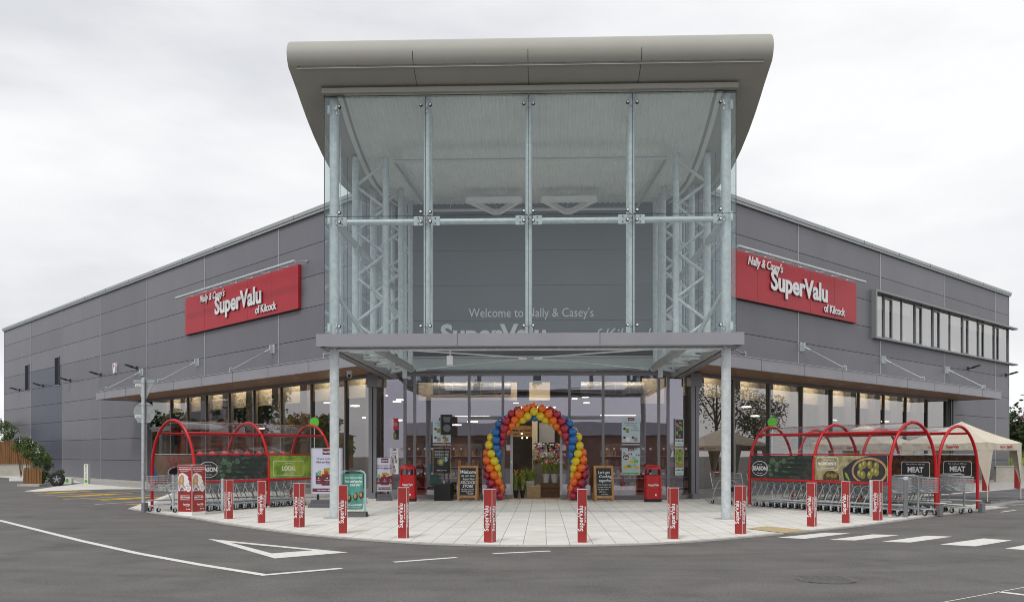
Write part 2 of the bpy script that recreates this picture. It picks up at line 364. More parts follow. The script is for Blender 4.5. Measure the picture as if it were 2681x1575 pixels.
# ------------------------------------------------------------------ ground
g = MB(); g.add([(-400, -300, 0), (400, -300, 0), (400, 500, 0), (-400, 500, 0)], [(0, 1, 2, 3)], 'asphalt'); struct('road', g)
kerb = [(-11.63, 3.5), (-9.9, 1.5), (-8.37, -.05), (-6.9, -1.85), (-5.39, -3.47), (-4.4, -4.45), (-3.39, -5.23), (-2.6, -5.75), (-1.82, -6.17), (-1.0, -6.43), (-.18, -6.54),
        (.6, -6.52), (1.36, -6.39), (2.2, -6.12), (2.95, -5.73), (3.8, -5.1), (4.63, -4.41), (5.9, -3.3), (7.28, -2.05), (8.9, -.3), (10.44, 1.43), (12.3, 3.3), (14.17, 5.14)]
back = [(13.2, 6.9), (14.2, 11.6), (16.63, 14.07), (22.57, 20.19), (33, 30.5), (31.0, 35.0)]
lf = [(-46, 50), (-43, 44.0), (-24.2, 25.1), (-23.2, 20.5), (-21.6, 15.2), (-20.9, 14.9), (-19.07, 17.4), (-17.34, 17.9), (-14.9, 14.6), (-13.6, 10.2)]
poly = kerb + back + [(-6, 60)] + lf
g = MB(); g.prism(poly, -.01, .022, 'pave', side='kerb'); struct('pavement', g)
# the plain concrete strips along the two wings and under the trolley shelters
g = MB()
g.prism([wing(-1, 34, .02), wing(-1, .6, .02), (-5.2, 6.3), (-7.0, 4.6), (-9.5, 1.9), (-11.2, 3.6), (-13.4, 10.3), (-14.7, 14.7), (-17.3, 17.7), (-24, 24.6)], .022, .026, 'concrete'); struct('footpath', g)
g = MB()
g.prism([wing(1, .6, .02), wing(1, 33, .02), (32.6, 30.4), (16.5, 14.2), (14.0, 11.6), (12.9, 6.9), (13.8, 5.1), (10.4, 1.7), (8.9, .4), (7.3, 3.4), (5.6, 6.4)], .022, .026, 'concrete'); struct('footpath', g)
# kerb edging line
g = MB(); kk = kerb
for i in range(len(kk) - 1):
    (x0, y0), (x1, y1) = kk[i], kk[i + 1]; d = Vector((x1 - x0, y1 - y0)).normalized(); n = Vector((-d.y, d.x)) * .13
    g.prism([(x0, y0), (x1, y1), (x1 + n.x, y1 + n.y), (x0 + n.x, y0 + n.y)], .022, .027, 'kerb')
struct('kerb', g)
g = MB(); acc = 0
for i in range(len(kk) - 1):
    p0, p1 = Vector(kk[i]), Vector(kk[i + 1]); d = (p1 - p0); L0 = d.length; d.normalize(); n = Vector((-d.y, d.x)); t0 = (.92 - acc) % .92
    while t0 < L0:
        c0 = p0 + d * t0; a0, b0 = c0 - d * .006, c0 + d * .006; g.prism([tuple(a0), tuple(b0), tuple(b0 + n * .13), tuple(a0 + n * .13)], .0272, .0285, 'dark'); t0 += .92
    acc = (acc + L0) % .92
    a0, b0 = p0 - n * .10, p1 - n * .10; g.add([(*a0, .003), (*b0, .003), (*p1, .003), (*p0, .003)], [(0, 1, 2, 3)], 'gutter')
struct('gutter', g)
def strip(mb, pts, wd, k, z=.004):
    for i in range(len(pts) - 1):
        p, q_ = Vector(pts[i]), Vector(pts[i + 1]); d = (q_ - p).normalized(); n = Vector((-d.y, d.x)) * wd / 2
        mb.add([(*(p - n), z), (*(q_ - n), z), (*(q_ + n), z), (*(p + n), z)], [(0, 1, 2, 3)], k)
def polyz(mb, pts, k, z=.004): mb.add([(x, y, z) for x, y in pts], [tuple(range(len(pts)))], k)
g = MB(); strip(g, [(-19, 4.6), (-12.67, -.91), (-10.1, -3.66), (-8.13, -5.76), (-6.15, -7.76), (-4.53, -9.22), (-3.33, -10.21)], .13, 'mark'); strip(g, [(-3.37, -10.26), (-2.46, -9.51)], .13, 'mark', .005)
struct('road_marking', g)
g = MB(); strip(g, [(-1.85, -8.77), (-.98, -8.14)], .11, 'mark'); strip(g, [(-.45, -7.6), (.47, -7.18)], .11, 'mark'); struct('road_marking', g)
g = MB(); A_, B_, C_ = (-5.96, -5.29), (-2.81, -7.5), (-3.75, -8.37); a_, b_, c_ = (-5.3, -5.96), (-3.46, -7.22), (-4.0, -7.69)
polyz(g, [A_, a_, b_, B_], 'mark'); polyz(g, [B_, b_, c_, C_], 'mark'); polyz(g, [C_, c_, a_, A_], 'mark'); struct('road_marking', g)
g = MB()
for z_ in ([(4.82, -4.68), (5.27, -4.91), (6.53, -3.7), (6.06, -3.58)], [(5.66, -5.09), (6.11, -5.19), (7.35, -4.08), (6.89, -3.92)], [(6.51, -5.41), (6.97, -5.54), (8.25, -4.35), (7.83, -4.19)],
           [(7.34, -5.89), (7.82, -6.18), (9.0, -5.09), (8.67, -4.71)], [(8.14, -6.54), (8.5, -6.85), (9.8, -5.7), (9.45, -5.3)]): polyz(g, z_, 'mark')
struct('zebra_crossing', g)
g = MB(); strip(g, [(3.9, -12.7), (6.6, -10.6)], .02, 'mark'); strip(g, [(5.62, -11.33), (5.95, -11.75)], .10, 'mark'); struct('road_marking', g)
g = MB()
for p in ([(-18.93, 11.48), (-16.6, 16.3)], [(-16.49, 8.91), (-14.3, 13.0)], [(-13.81, 5.88), (-12.5, 8.6)], [(-21.0, 14.9), (-20.6, 15.2)]): strip(g, p, .1, 'mark')
struct('bay_marking', g)
g = MB(); random.seed(3)
for (x0, y0), (x1, y1) in (((-20.4, 13.6), (-19.2, 16.0)), ((-18.0, 11.0), (-16.4, 13.9)), ((-15.6, 8.7), (-13.9, 11.2)), ((-12.9, 5.8), (-11.9, 8.4))):   # parent and child figures lying on the tarmac
    p, q_ = Vector((x0, y0)), Vector((x1, y1)); d = (q_ - p).normalized(); n = Vector((d.y, -d.x)); L_ = (q_ - p).length
    def F(u, v): c_ = p + d * u * L_ + n * v; return (c_.x, c_.y)
    polyz(g, [F(.86 + .1 * cos(i * pi / 5), .28 + .15 * sin(i * pi / 5)) for i in range(10)], 'yellow')
    polyz(g, [F(.35, .1), F(.74, .02), F(.76, .5), F(.35, .44)], 'yellow'); polyz(g, [F(0, .12), F(.35, .12), F(.35, .24), F(0, .22)], 'yellow'); polyz(g, [F(0, .34), F(.35, .30), F(.35, .42), F(0, .44)], 'yellow')
    polyz(g, [F(.32, -.02), F(.7, -.1), F(.7, 0), F(.32, .06)], 'yellow')
    polyz(g, [F(.52 + .07 * cos(i * pi / 4), .78 + .09 * sin(i * pi / 4)) for i in range(8)], 'yellow'); polyz(g, [F(.05, .66), F(.43, .66), F(.43, .9), F(.05, .9)], 'yellow')
struct('bay_marking', g)
g = MB(); strip(g, [(15.6, 12.2), (19.2, 8.9)], .14, 'blue'); strip(g, [(17.6, 15.2), (21.6, 11.6)], .14, 'blue'); strip(g, [(20.6, 18.4), (25.5, 14.0)], .14, 'blue')
struct('bay_marking', g)
g = MB()
for p in ([(13.96, 6.89), (14.6, 6.13)], [(14.3, 7.3), (15.1, 6.5)], [(14.9, 7.8), (15.6, 7.0)], [(15.3, 8.5), (16.3, 7.6)], [(15.9, 9.1), (17.1, 8.0)]): strip(g, p, .16, 'mark')
strip(g, [(12.91, 3.07), (13.73, 3.91)], .09, 'mark'); strip(g, [(15.7, 10.4), (17.9, 8.4)], .1, 'mark'); strip(g, [(18.4, 12.4), (21.0, 10.2)], .1, 'mark')
struct('road_marking', g)
g = MB(); polyz(g, [(4.62, -2.91), (5.2, -2.35), (5.85, -3.3), (5.14, -4.0)], 'tactile', .031)
d1 = Vector((.5, -.5)); 
for i in range(12):
    for j in range(9):
        u_, v_ = (i + .5) / 12, (j + .5) / 9
        x = (4.62 * (1 - u_) + 5.14 * u_) * (1 - v_) + (5.2 * (1 - u_) + 5.85 * u_) * v_; y = (-2.91 * (1 - u_) - 4.0 * u_) * (1 - v_) + (-2.35 * (1 - u_) - 3.3 * u_) * v_
        g.lathe([(.022, .031), (.014, .037)], 'tactile', 6, Matrix.Translation((x, y, 0)))
struct('tactile_paving', g)
mh = thing('manhole_cover', 'round iron manhole cover set in the dark asphalt', 'manhole cover', 3.95, -10.4)
g = MB(); g.lathe([(.38, .001), (.38, .006)], 'kerb', 28); g.lathe([(.35, .006), (.35, .010)], 'plant_iron', 28)
g.mats = [M['plant_iron']]; g.build('cover', mh)
g = MB()
for i in range(7): g.box(-.28, -.27 + i * .09, .010, .28, -.245 + i * .09, .014, 'asphalt')
g.build('grip_ribs', mh)

# ------------------------------------------------------------------ the shop building
B = bpy.data.objects.new('supermarket_building', None); COL.objects.link(B); B.matrix_world = ROOT
props(B, 'grey panelled supermarket with glazed entrance tower and curved metal roof', 'supermarket')
ROWS = [.15, 1.24, 2.45, 3.67, 4.9, 6.12, 7.35, 8.56, 9.78, 10.9]
JL = [-1.06, 7.05, 14.15, 21.25, 28.42, 35.57, 42.6, 49.7]
JR = [-1.06, 7.23, 14.66, 22.1, 29.4, 31.6]
def cladwall(s, J, tglaze, blue=None, name='wall'):
    X = WFM(s); g = MB()
    hole = (13.85, 32.6, 6.88, 9.08) if s > 0 else None
    # backing slab
    for (t0, t1, z0, z1) in ((-1.06, tglaze, 4.46, 10.9), (tglaze, J[-1], .02, 10.9)):
        if hole and t0 < hole[0] and t1 > hole[0]:
            pass
        g.box(s * t0, .06, z0, s * t1, .16, z1, 'dark', X) if not hole else None
    if hole:
        for (t0, t1, z0, z1) in ((-1.06, 13.85, 4.46, 10.9), (13.85, tglaze, 4.46, 6.88), (13.85, J[-1], 9.08, 10.9), (tglaze, J[-1], .02, 6.88)):
            g.box(s * t0, .06, z0, s * t1, .16, z1, 'dark', X)
    for i in range(len(J) - 1):
        for k in range(len(ROWS) - 1):
            t0, t1, z0, z1 = J[i] + .035, J[i + 1] - .035, ROWS[k] + .010, ROWS[k + 1] - .010
            segs = [(t0, t1, z0, z1)]
            if z0 < 4.40:
                if t1 <= tglaze: 
                    if z1 < 4.5: continue
                    segs = [(t0, t1, max(z0, 4.47), z1)]
                elif t0 < tglaze:
                    segs = [(tglaze + .02, t1, z0, z1)]
                    if z1 > 4.5: segs.append((t0, tglaze, 4.47, z1))
            if hole and t1 > hole[0] and z1 > hole[2] and z0 < hole[3]:
                ns = []
                for (a0, a1, c0, c1) in segs:
                    if a0 < hole[0]: ns.append((a0, hole[0], c0, c1))
                    h0 = max(a0, hole[0])
                    if c0 < hole[2]: ns.append((h0, a1, c0, hole[2]))
                    if c1 > hole[3]: ns.append((h0, a1, hole[3], c1))
                segs = ns
            for (a0, a1, c0, c1) in segs:
                bl = blue and blue[0] <= i <= blue[1] and c1 <= 7.6 and c0 < 7
                g.box(s * a0, 0, c0, s * a1, .059, c1, 'cladblue' if bl else ('clad', 'cladb', 'cladc', 'clad')[(i * 7 + k * 5 + i * k) % 4], X)
    for t in J[1:-1]:
        zb = 4.47 if t < tglaze else .15
        if s > 0 and t > 13.85:
            if zb < 6.8: g.box(s * (t - .028), -.012, zb, s * (t + .028), .058, 6.85, 'trim', X)
            g.box(s * (t - .028), -.012, 9.1, s * (t + .028), .058, 10.9, 'trim', X)
        else: g.box(s * (t - .028), -.012, zb, s * (t + .028), .058, 10.9, 'trim', X)
    g.box(s * (J[-1] - .03), -.015, .15, s * (J[-1] + .04), .2, 10.9, 'trim', X)
    g.box(s * tglaze, .01, .02, s * J[-1], .07, .145, 'concrete', X)
    return g.build(name, B)
cladwall(-1, JL, 21.2, blue=(5, 5))
cladwall(1, JR, 23.25)
for s, J in ((-1, JL), (1, JR)):
    X = WFM(s); g = MB(); L_ = J[-1]
    g.box(s * -1.06, -.10, 10.9, s * (L_ + .1), .5, 11.0, 'coping', X); g.box(s * -1.06, -.13, 11.0, s * (L_ + .12), .55, 11.14, 'coping', X)
    for i in range(int(L_ / 3.6)): g.box(s * (2 + i * 3.6), -.133, 10.99, s * (2.02 + i * 3.6), -.08, 11.145, 'dark', X)
    g.build('coping', B)
# upper wall above the entrance, seen through the tower glass
g = MB(); g.box(-4.85, 9.0, 4.93, 4.85, 9.1, 11.0, 'dark')
FR_ = [4.93, 6.2, 7.41, 8.62, 9.83, 10.95]
for k in range(5): g.box(-4.82, 8.94, FR_[k] + .008, 4.82, 8.999, FR_[k + 1] - .008, 'clad')
for s in (-1, 1): g.box(s * 4.83, 8.92, 4.93, s * 4.98, 9.05, 10.95, 'trim')
g.box(-4.8, 8.88, 9.62, 4.8, 8.939, 9.72, 'trim')
g.build('wall', B)
g = MB(); g.text("Welcome to Nally & Casey's", -2.22, 6.32, .44, 'wlet', 8.935, xs=.84, ext=.004); g.build('wall_lettering', B)
g = MB(); g.text('SuperValu', -3.2, 5.42, .92, 'wlet', 8.925, bold=.035, xs=.98, ext=.01); g.text('of Kilcock', 1.75, 5.42, .72, 'wlet', 8.93, shear=.4, xs=.8, ext=.005); g.build('wall_lettering', B)
# header beam and end walls
g = MB(); g.box(-4.5, 8.8, 4.50, 4.7, 8.98, 4.90, 'header'); g.box(-4.55, 8.74, 4.90, 4.75, 9.0, 4.95, 'trim'); g.box(-4.5, 8.77, 4.44, 4.7, 8.99, 4.495, 'frame')
g.build('header_beam', B)
g = MB()
for s in (-1, 1): g.prism([(s * 4.5, 8.99), (s * 4.85, 8.99), (s * 5.5, 9.62), (s * 5.4, 9.85)][::s], 4.40, 4.93, 'frame')
g.build('header_beam', B)

# entrance tower: roof
prof = [(-.55, 11.42), (-.75, 11.41), (-.93, 11.35), (-1.07, 11.25), (-1.16, 11.12), (-1.19, 10.97), (-1.14, 10.82), (-1.03, 10.69), (-.7, 10.58), (-.32, 10.45), (.1, 10.28), (.6, 10.10), (1.3, 9.90), (2.2, 9.72), (3.2, 9.60), (4.2, 9.57), (5.5, 9.68), (7.0, 9.9), (8.93, 10.25)]
g = MB(); n = len(prof); vs = []
A_ = 5.65
pp = prof + [(8.93, 11.3), (5, 11.45)]
n = len(pp)
vs = [(-A_, y, z) for y, z in pp] + [(A_, y, z) for y, z in pp]
g.add(vs, [tuple(range(n)), tuple(range(n, 2 * n))[::-1]] + [((i + 1) % n, i, n + i, n + (i + 1) % n) for i in range(n)], 'roof')
PR = g.build('tower_roof', B, smooth=True)
g = MB()      # panel joints, seam laps and rivets as real 3 mm pieces
M['seam'] = mat('roof_seam', (.14, .14, .125), .6)
def pseg(x, y0, z0, y1, z1, wd, k, off=.003):
    d = Vector((y1 - y0, z1 - z0)).normalized(); nn = Vector((-d.y, d.x)); nn = nn if nn.x < 0 or nn.y < 0 else -nn
    o0 = (y0 + nn.x * off, z0 + nn.y * off); o1 = (y1 + nn.x * off, z1 + nn.y * off)
    g.add([(x - wd / 2, *o0), (x + wd / 2, *o0), (x + wd / 2, *o1), (x - wd / 2, *o1)], [(0, 1, 2, 3), (3, 2, 1, 0)], k)
for x in (-2.69, 0, 2.63):
    for i in range(len(prof) - 10): pseg(x, *prof[i], *prof[i + 1], .014, 'seam')
g.box(-5.45, -1.055, 10.676, 5.45, -1.0, 10.694, 'seam'); g.box(-5.45, -1.05, 10.655, 5.45, -1.0, 10.672, 'roof')
for i in range(16): g.box(-5.4 + i * .69, -1.065, 10.705, -5.38 + i * .69, -1.05, 10.722, 'seam')
for i in range(15): g.box(-5.0 + i * .69, -.42, 10.46, -4.98 + i * .69, -.40, 10.48, 'seam')
g.build('panel_joint', PR)
g = MB(); g.box(-5.0, -.47, 10.31, 5.0, -.36, 10.43, 'roof');  g.build('glass_head_trim', B)
# ribbed deck under the roof
g = MB(); sof = [(-.26, 10.37), (.0, 10.29), (.6, 10.06), (1.3, 9.86), (2.2, 9.68), (3.2, 9.56), (4.2, 9.53), (5.5, 9.64), (7.0, 9.86), (8.6, 10.14)]
xs_ = []; x = -4.5
while x < 4.5: xs_ += [(x, 0), (x + .07, 0), (x + .09, -.018), (x + .16, -.018)]; x += .18
m_ = len(xs_); vs = [(a, y - .01, z + dz) for (y, z) in sof for (a, dz) in xs_]
g.add(vs, [(i * m_ + j, i * m_ + j + 1, (i + 1) * m_ + j + 1, (i + 1) * m_ + j) for i in range(len(sof) - 1) for j in range(m_ - 1)], 'deck')
for s in (-1, 1): g.add([(s * (4.55 + dx), y - .01, z - .06) for (y, z) in sof for dx in (0, .12)], [(2 * i, 2 * i + 1, 2 * i + 3, 2 * i + 2) for i in range(len(sof) - 1)], 'deck')
g.build('ribbed_ceiling', B)
def sofz(b):
    for i in range(len(prof) - 1):
        if prof[i][0] <= b <= prof[i + 1][0] and i > 6:
            f = (b - prof[i][0]) / (prof[i + 1][0] - prof[i][0]); return prof[i][1] * (1 - f) + prof[i + 1][1] * f
    return 10.2
# glass panes
xe = [-4.98, -2.5, 0, 2.5, 4.98]; ZG = (4.5, 7.37, 10.3)
for i in range(4):
    for k in range(2):
        g = MB(); x0, x1, z0, z1 = xe[i] + .012, xe[i + 1] - .012, ZG[k] + .012, ZG[k + 1] - .012
        g.add([(x0, -.3, z0), (x1, -.3, z0), (x1, -.3, z1), (x0, -.3, z1)], [(0, 1, 2, 3)], 'glass')
        pane = g.build('glass_pane', B)
        g = MB(); e_ = .012
        g.box(x0 - e_, -.306, z0, x0, -.29, z1, 'edge'); g.box(x1, -.306, z0, x1 + e_ * .4, -.29, z1, 'edge'); g.box(x0, -.306, z1, x1, -.29, z1 + e_, 'edge')
        g.build('edge_seal', pane)
ye = [-.3, 2.3, 4.85, 7.3, 8.85]
for s in (-1, 1):
    for i in range(4):
        for k in range(2):
            y0, y1, z0 = ye[i] + .012, ye[i + 1] - .012, ZG[k] + .012
            if k == 0: P = [(y0, z0), (y1, z0), (y1, 7.358), (y0, 7.358)]
            else:
                top = [(y1 + (y0 - y1) * j / 5) for j in range(6)]
                P = [(y0, z0), (y1, z0)] + [(y, sofz(y) - .02) for y in top]
            g = MB(); g.add([(s * 4.98, y, z) for y, z in P], [tuple(range(len(P)))], 'glass'); pane = g.build('glass_pane', B)
            g = MB(); g.box(s * 4.97, y0 - .01, z0, s * 4.986, y0, P[-1][1], 'edge'); g.build('edge_seal', pane)
# columns, masts and trusses
for s in (-1, 1):
    g = MB(); g.tube([(s * 4.8, 0, .03), (s * 4.8, 0, 10.35)], .115, 'galv', 20); g.lathe([(.28, .024), (.28, .032), (.13, .034)], 'concrete', 20, Matrix.Translation((s * 4.8, 0, 0)))
    g.build('column', B, smooth=True)
def mast(x, planar=True):
    g = MB(); g.tube([(x, 0, 4.5), (x, 0, 10.3)], .085, 'galv', 14)
    if planar:
        g.tube([(x, .62, 4.5), (x, .62, 10.12)], .07, 'galv', 12); z = 4.7; sd_ = 0
        while z < 9.6:
            g.tube([(x, .0 if sd_ else .62, z), (x, .62 if sd_ else .0, z + .62)], .035, 'galvd', 8); z += .62; sd_ = 1 - sd_
    return g.build('mast', B, smooth=True)
for x in (-2.5, 0, 2.5): mast(x)
def side_truss(s, y, inner):
    g = MB(); top = sofz(y) - .03
    g.tube([(s * 4.76, y, 4.35), (s * 4.76, y, top)], .095, 'galv', 14); g.tube([(s * inner, y, 4.35), (s * inner, y, top)], .085, 'galv', 14)
    z = 4.55; k = 0
    while z + .62 < top:
        g.tube([(s * (4.76 if k % 2 else inner), y, z), (s * (inner if k % 2 else 4.76), y, z + .62)], .045, 'galv', 10); z += .62; k += 1
    return g.build('side_truss', B, smooth=True)
for s in (-1, 1):
    side_truss(s, 2.3, 3.93); side_truss(s, 4.85, 3.93); side_truss(s, 7.3, 4.0)
    g = MB(); g.tube([(s * 4.05, 6.4, 4.0), (s * 4.05, 6.4, 10.0)], .08, 'galv', 12); g.tube([(s * 4.78, 8.5, 4.4), (s * 4.78, 8.5, 10.1)], .08, 'galv', 12)
    g.build('mast', B, smooth=True)
    g = MB()
    for y0, y1 in ((.05, 2.2), (2.4, 4.75), (4.95, 7.2), (7.4, 8.8)): g.tube([(s * 4.76, y0, 7.28), (s * 4.76, y1, 7.28)], .085, 'galv', 12)
    g.tube([(s * 4.76, .1, 5.55), (s * 4.3, 2.1, 4.5)], .055, 'galv', 10)
    g.build('side_rail', B, smooth=True)
    # thin glass hangers
    g = MB()
    for y in (1.2, 3.6, 6.0): g.tube([(s * 4.93, y, 4.5), (s * 4.93, y, sofz(y))], .012, 'chrome', 6)
    g.build('hanger_rod', B)
for x0, x1 in ((-4.7, -2.6), (-2.4, -.1), (.1, 2.4), (2.6, 4.7)):
    g = MB(); g.tube([(x0 + .18, 0, 7.3), (x1 - .18, 0, 7.3)], .075, 'galv', 14)
    for xx in (x0, x1 - .22): 
        g.box(xx, -.085, 7.19, xx + .22, -.07, 7.43, 'galv')
        for bz in (7.24, 7.37):
            g.ball((xx + .11, -.09, bz), .018, 'black', 8)
    g.build('cross_tube', B, smooth=True)
def fitting(x, z, arms):
    g = MB()
    g.tube([(x, -.08, z), (x, -.2, z)], .03, 'chrome', 8)
    for ax, az_ in arms:
        g.tube([(x, -.17, z), (x + ax, -.27, z + az_)], .014, 'chrome', 6); g.tube([(x + ax, -.27, z + az_), (x + ax, -.335, z + az_)], .042, 'black', 12)
        g.tube([(x + ax, -.33, z + az_), (x + ax, -.345, z + az_)], .028, 'white', 12)
    g.box(x - .02, -.12, z - .12, x + .02, -.07, z + .12, 'chrome')
    return g.build('glass_fitting', B, smooth=True)
d_ = .115
for x in (-2.5, 0, 2.5):
    fitting(x, 7.35, [(d_, d_), (-d_, d_), (d_, -d_), (-d_, -d_)]); fitting(x, 10.06, [(d_, 0), (-d_, 0)]); fitting(x, 4.7, [(d_, 0), (-d_, 0)])
for s in (-1, 1):
    for z, ar in ((7.35, [(-s * d_, d_), (-s * d_, -d_)]), (10.04, [(-s * d_, 0)]), (4.7, [(-s * d_, 0)])):
        f_ = fitting(s * 4.72, z, ar)
        g = MB(); g.box(s * 4.86, -.16, z - .12, s * 4.94, -.14, z + .10, 'galv'); g.box(s * 4.88, -.165, z - .08, s * 4.92, -.16, z + .06, 'white'); g.tube([(s * 4.9, -.15, z), (s * 5.02, -.15, z - .02)], .01, 'chrome', 6); g.build('glass_fitting', B)
    for y in (2.3, 4.85, 7.3):
        g = MB()
        for dy in (-.1, .1):
            for dz in (-.1, .1): g.tube([(s * 4.85, y, 7.32), (s * 4.96, y + dy, 7.32 + dz)], .013, 'chrome', 6); g.ball((s * 4.96, y + dy, 7.32 + dz), .022, 'chrome', 8)
        g.build('glass_fitting', B)
# tower base: fascia, horizontal trusses, tension rods
g = MB(); g.box(-5.13, -.5, 4.19, 5.13, -.42, 4.49, 'fascia')
for s in (-1, 1): g.box(s * 5.13, -.42, 4.19, s * 5.06, 9.0, 4.49, 'fascia')
for s in (-1, 1): g.box(s * 5.055, -.415, 4.2, s * 4.92, 8.9, 4.26, 'fascia')
g.box(-5.05, -.415, 4.2, 5.05, -.2, 4.24, 'galvd'); g.box(-5.05, -.415, 4.40, 5.05, -.15, 4.47, 'galvd')
for x in (-1.71, 1.71): g.box(x - .006, -.504, 4.19, x + .006, -.49, 4.49, 'dark')
for s in (-1, 1): g.box(s * 5.0, -.2, 4.44, s * 4.85, 9, 4.47, 'galvd')
g.build('base_fascia', B)
g = MB(); g.tube([(-4.7, -.05, 4.17), (4.7, -.05, 4.17)], .05, 'galv', 10); g.build('base_tube', B, smooth=True)
for s in (-1, 1):
    g = MB(); g.tube([(s * 4.8, .1, 4.3), (s * 4.8, 9.0, 4.3)], .10, 'galvd', 12); g.tube([(s * 3.9, .1, 4.27), (s * 3.78, 5.9, 4.27)], .10, 'galvd', 12)
    g.tube([(s * 3.78, 5.88, 4.27), (s * 3.78, 5.93, 4.27)], .125, 'galv', 12)
    k = 0; y = .3
    while y < 5.6: g.tube([(s * (4.8 if k % 2 else 3.88), y, 4.29), (s * (3.85 if k % 2 else 4.8), y + .95, 4.29)], .05, 'galv', 8); y += .95; k += 1
    g.tube([(s * 3.8, 6.0, 4.28), (s * 4.8, 7.6, 4.28)], .05, 'galv', 8); g.tube([(s * 4.0, 6.4, 4.9), (s * 4.0, 6.4, 4.94)], .2, 'galv', 10)
    g.build('base_truss', B, smooth=True)
g = MB()
for s in (-1, 1): g.tube([(s * 4.0, .2, 4.24), (s * .1, 2.65, 4.24)], .022, 'chrome', 6); g.tube([(s * .1, 2.75, 4.22), (s * 3.6, 6.0, 4.22)], .018, 'chrome', 6); g.tube([(s * .1, 2.7, 4.23), (s * .32, 2.7, 4.23)], .045, 'chrome', 8); g.tube([(s * 3.3, 5.72, 4.22), (s * 3.6, 6.0, 4.22)], .045, 'galv', 8)
g.build('tension_rod', B, smooth=True)
g = MB(); g.box(-2.45, 4.0, 4.18, -2.28, 4.15, 4.45, 'white'); g.box(-2.38, 4.05, 4.4, -2.34, 4.1, 4.6, 'galv'); g.build('light_box', B)

# corner posts
for s in (-1, 1):
    g = MB(); x, y = s * 5.62, 9.62; X = Matrix.Translation((x, y, 0)) @ Matrix.Rotation(s * radians(20), 4, 'Z')
    g.box(-.13, -.1, .03, .13, .14, 4.3, 'darkframe', X); g.box(-.16, -.16, .03, -.02, -.1, 4.0, 'frame', X); g.box(.02, -.14, .03, .14, -.1, 4.0, 'frame', X)
    g.box(-.2, -.2, 3.95, .22, .1, 4.42, 'frame', X); g.box(-.14, -.22, .03, .14, .12, .22, 'frame', X)
    g.build('corner_post', B)

# wing glazing
ML = [0, 2.1, 4.56, 6.98, 9.37, 11.75, 14.15, 16.27, 18.3, 21.1]
MR = [0, 2.68, 5.18, 7.68, 10.2, 12.7, 15.2, 17.6, 20.1, 22.54]
for s, ms in ((-1, ML), (1, MR)):
    X = WFM(s)
    for i in range(len(ms) - 1):
        t0, t1 = ms[i] + .05, ms[i + 1] - .05
        if s < 0 and i == 8:      # the side door bay
            g = MB()
            for (a0, a1) in ((18.36, 19.68), (19.74, 21.04)):
                g.box(s * a0, .10, .1, s * (a0 + .09), .16, 2.86, 'frame', X); g.box(s * (a1 - .09), .10, .1, s * a1, .16, 2.86, 'frame', X)
                g.box(s * a0, .10, .1, s * a1, .16, .24, 'frame', X); g.box(s * a0, .10, 2.77, s * a1, .16, 2.88, 'frame', X)
            dr = g.build('side_door', B)
            g = MB()
            for (a0, a1) in ((18.45, 19.6), (19.83, 20.95)): g.add([(s * a0, .13, .24), (s * a1, .13, .24), (s * a1, .13, 2.77), (s * a0, .13, 2.77)], [(0, 1, 2, 3)], 'shop', X)
            g.build('pane', dr)
            g = MB(); g.tube([(s * 19.62, .05, .9), (s * 19.62, .05, 1.5)], .018, 'chrome', 8, X); g.build('handle', dr)
            g = MB(); g.add([(s * t0, .13, 3.0), (s * t1, .13, 3.0), (s * t1, .13, 4.35), (s * t0, .13, 4.35)], [(0, 1, 2, 3)], 'shop', X); g.build('shop_window', B)
        else:
            g = MB(); g.add([(s * t0, .13, .2), (s * t1, .13, .2), (s * t1, .13, 4.35), (s * t0, .13, 4.35)], [(0, 1, 2, 3)], 'shop', X); g.build('shop_window', B)
    g = MB()
    for i, t in enumerate(ms[1:]):
        g.box(s * (t - .03), .06, .14, s * (t + .03), .15, 4.36, 'darkframe', X); g.box(s * (t - .035), .04, .14, s * (t + .035), .06, 4.36, 'frame', X)
    e_ = ms[-1]
    g.box(0, .0, 4.34, s * e_, .22, 4.455, 'frame', X); g.box(s * .1, -.03, .03, s * (18.3 if s < 0 else e_), .22, .13, 'frame', X); g.box(s * .1, .01, .13, s * (18.3 if s < 0 else e_), .2, .2, 'frame', X)
    if s < 0: g.box(s * 18.3, .06, 2.89, s * 21.1, .2, 3.0, 'frame', X)
    else: g.box(s * 22.6, .02, .03, s * 23.25, .3, 4.45, 'dark', X); g.box(s * 22.95, -.01, .03, s * 23.05, .02, 4.45, 'darkframe', X)
    g.build('window_frame', B)
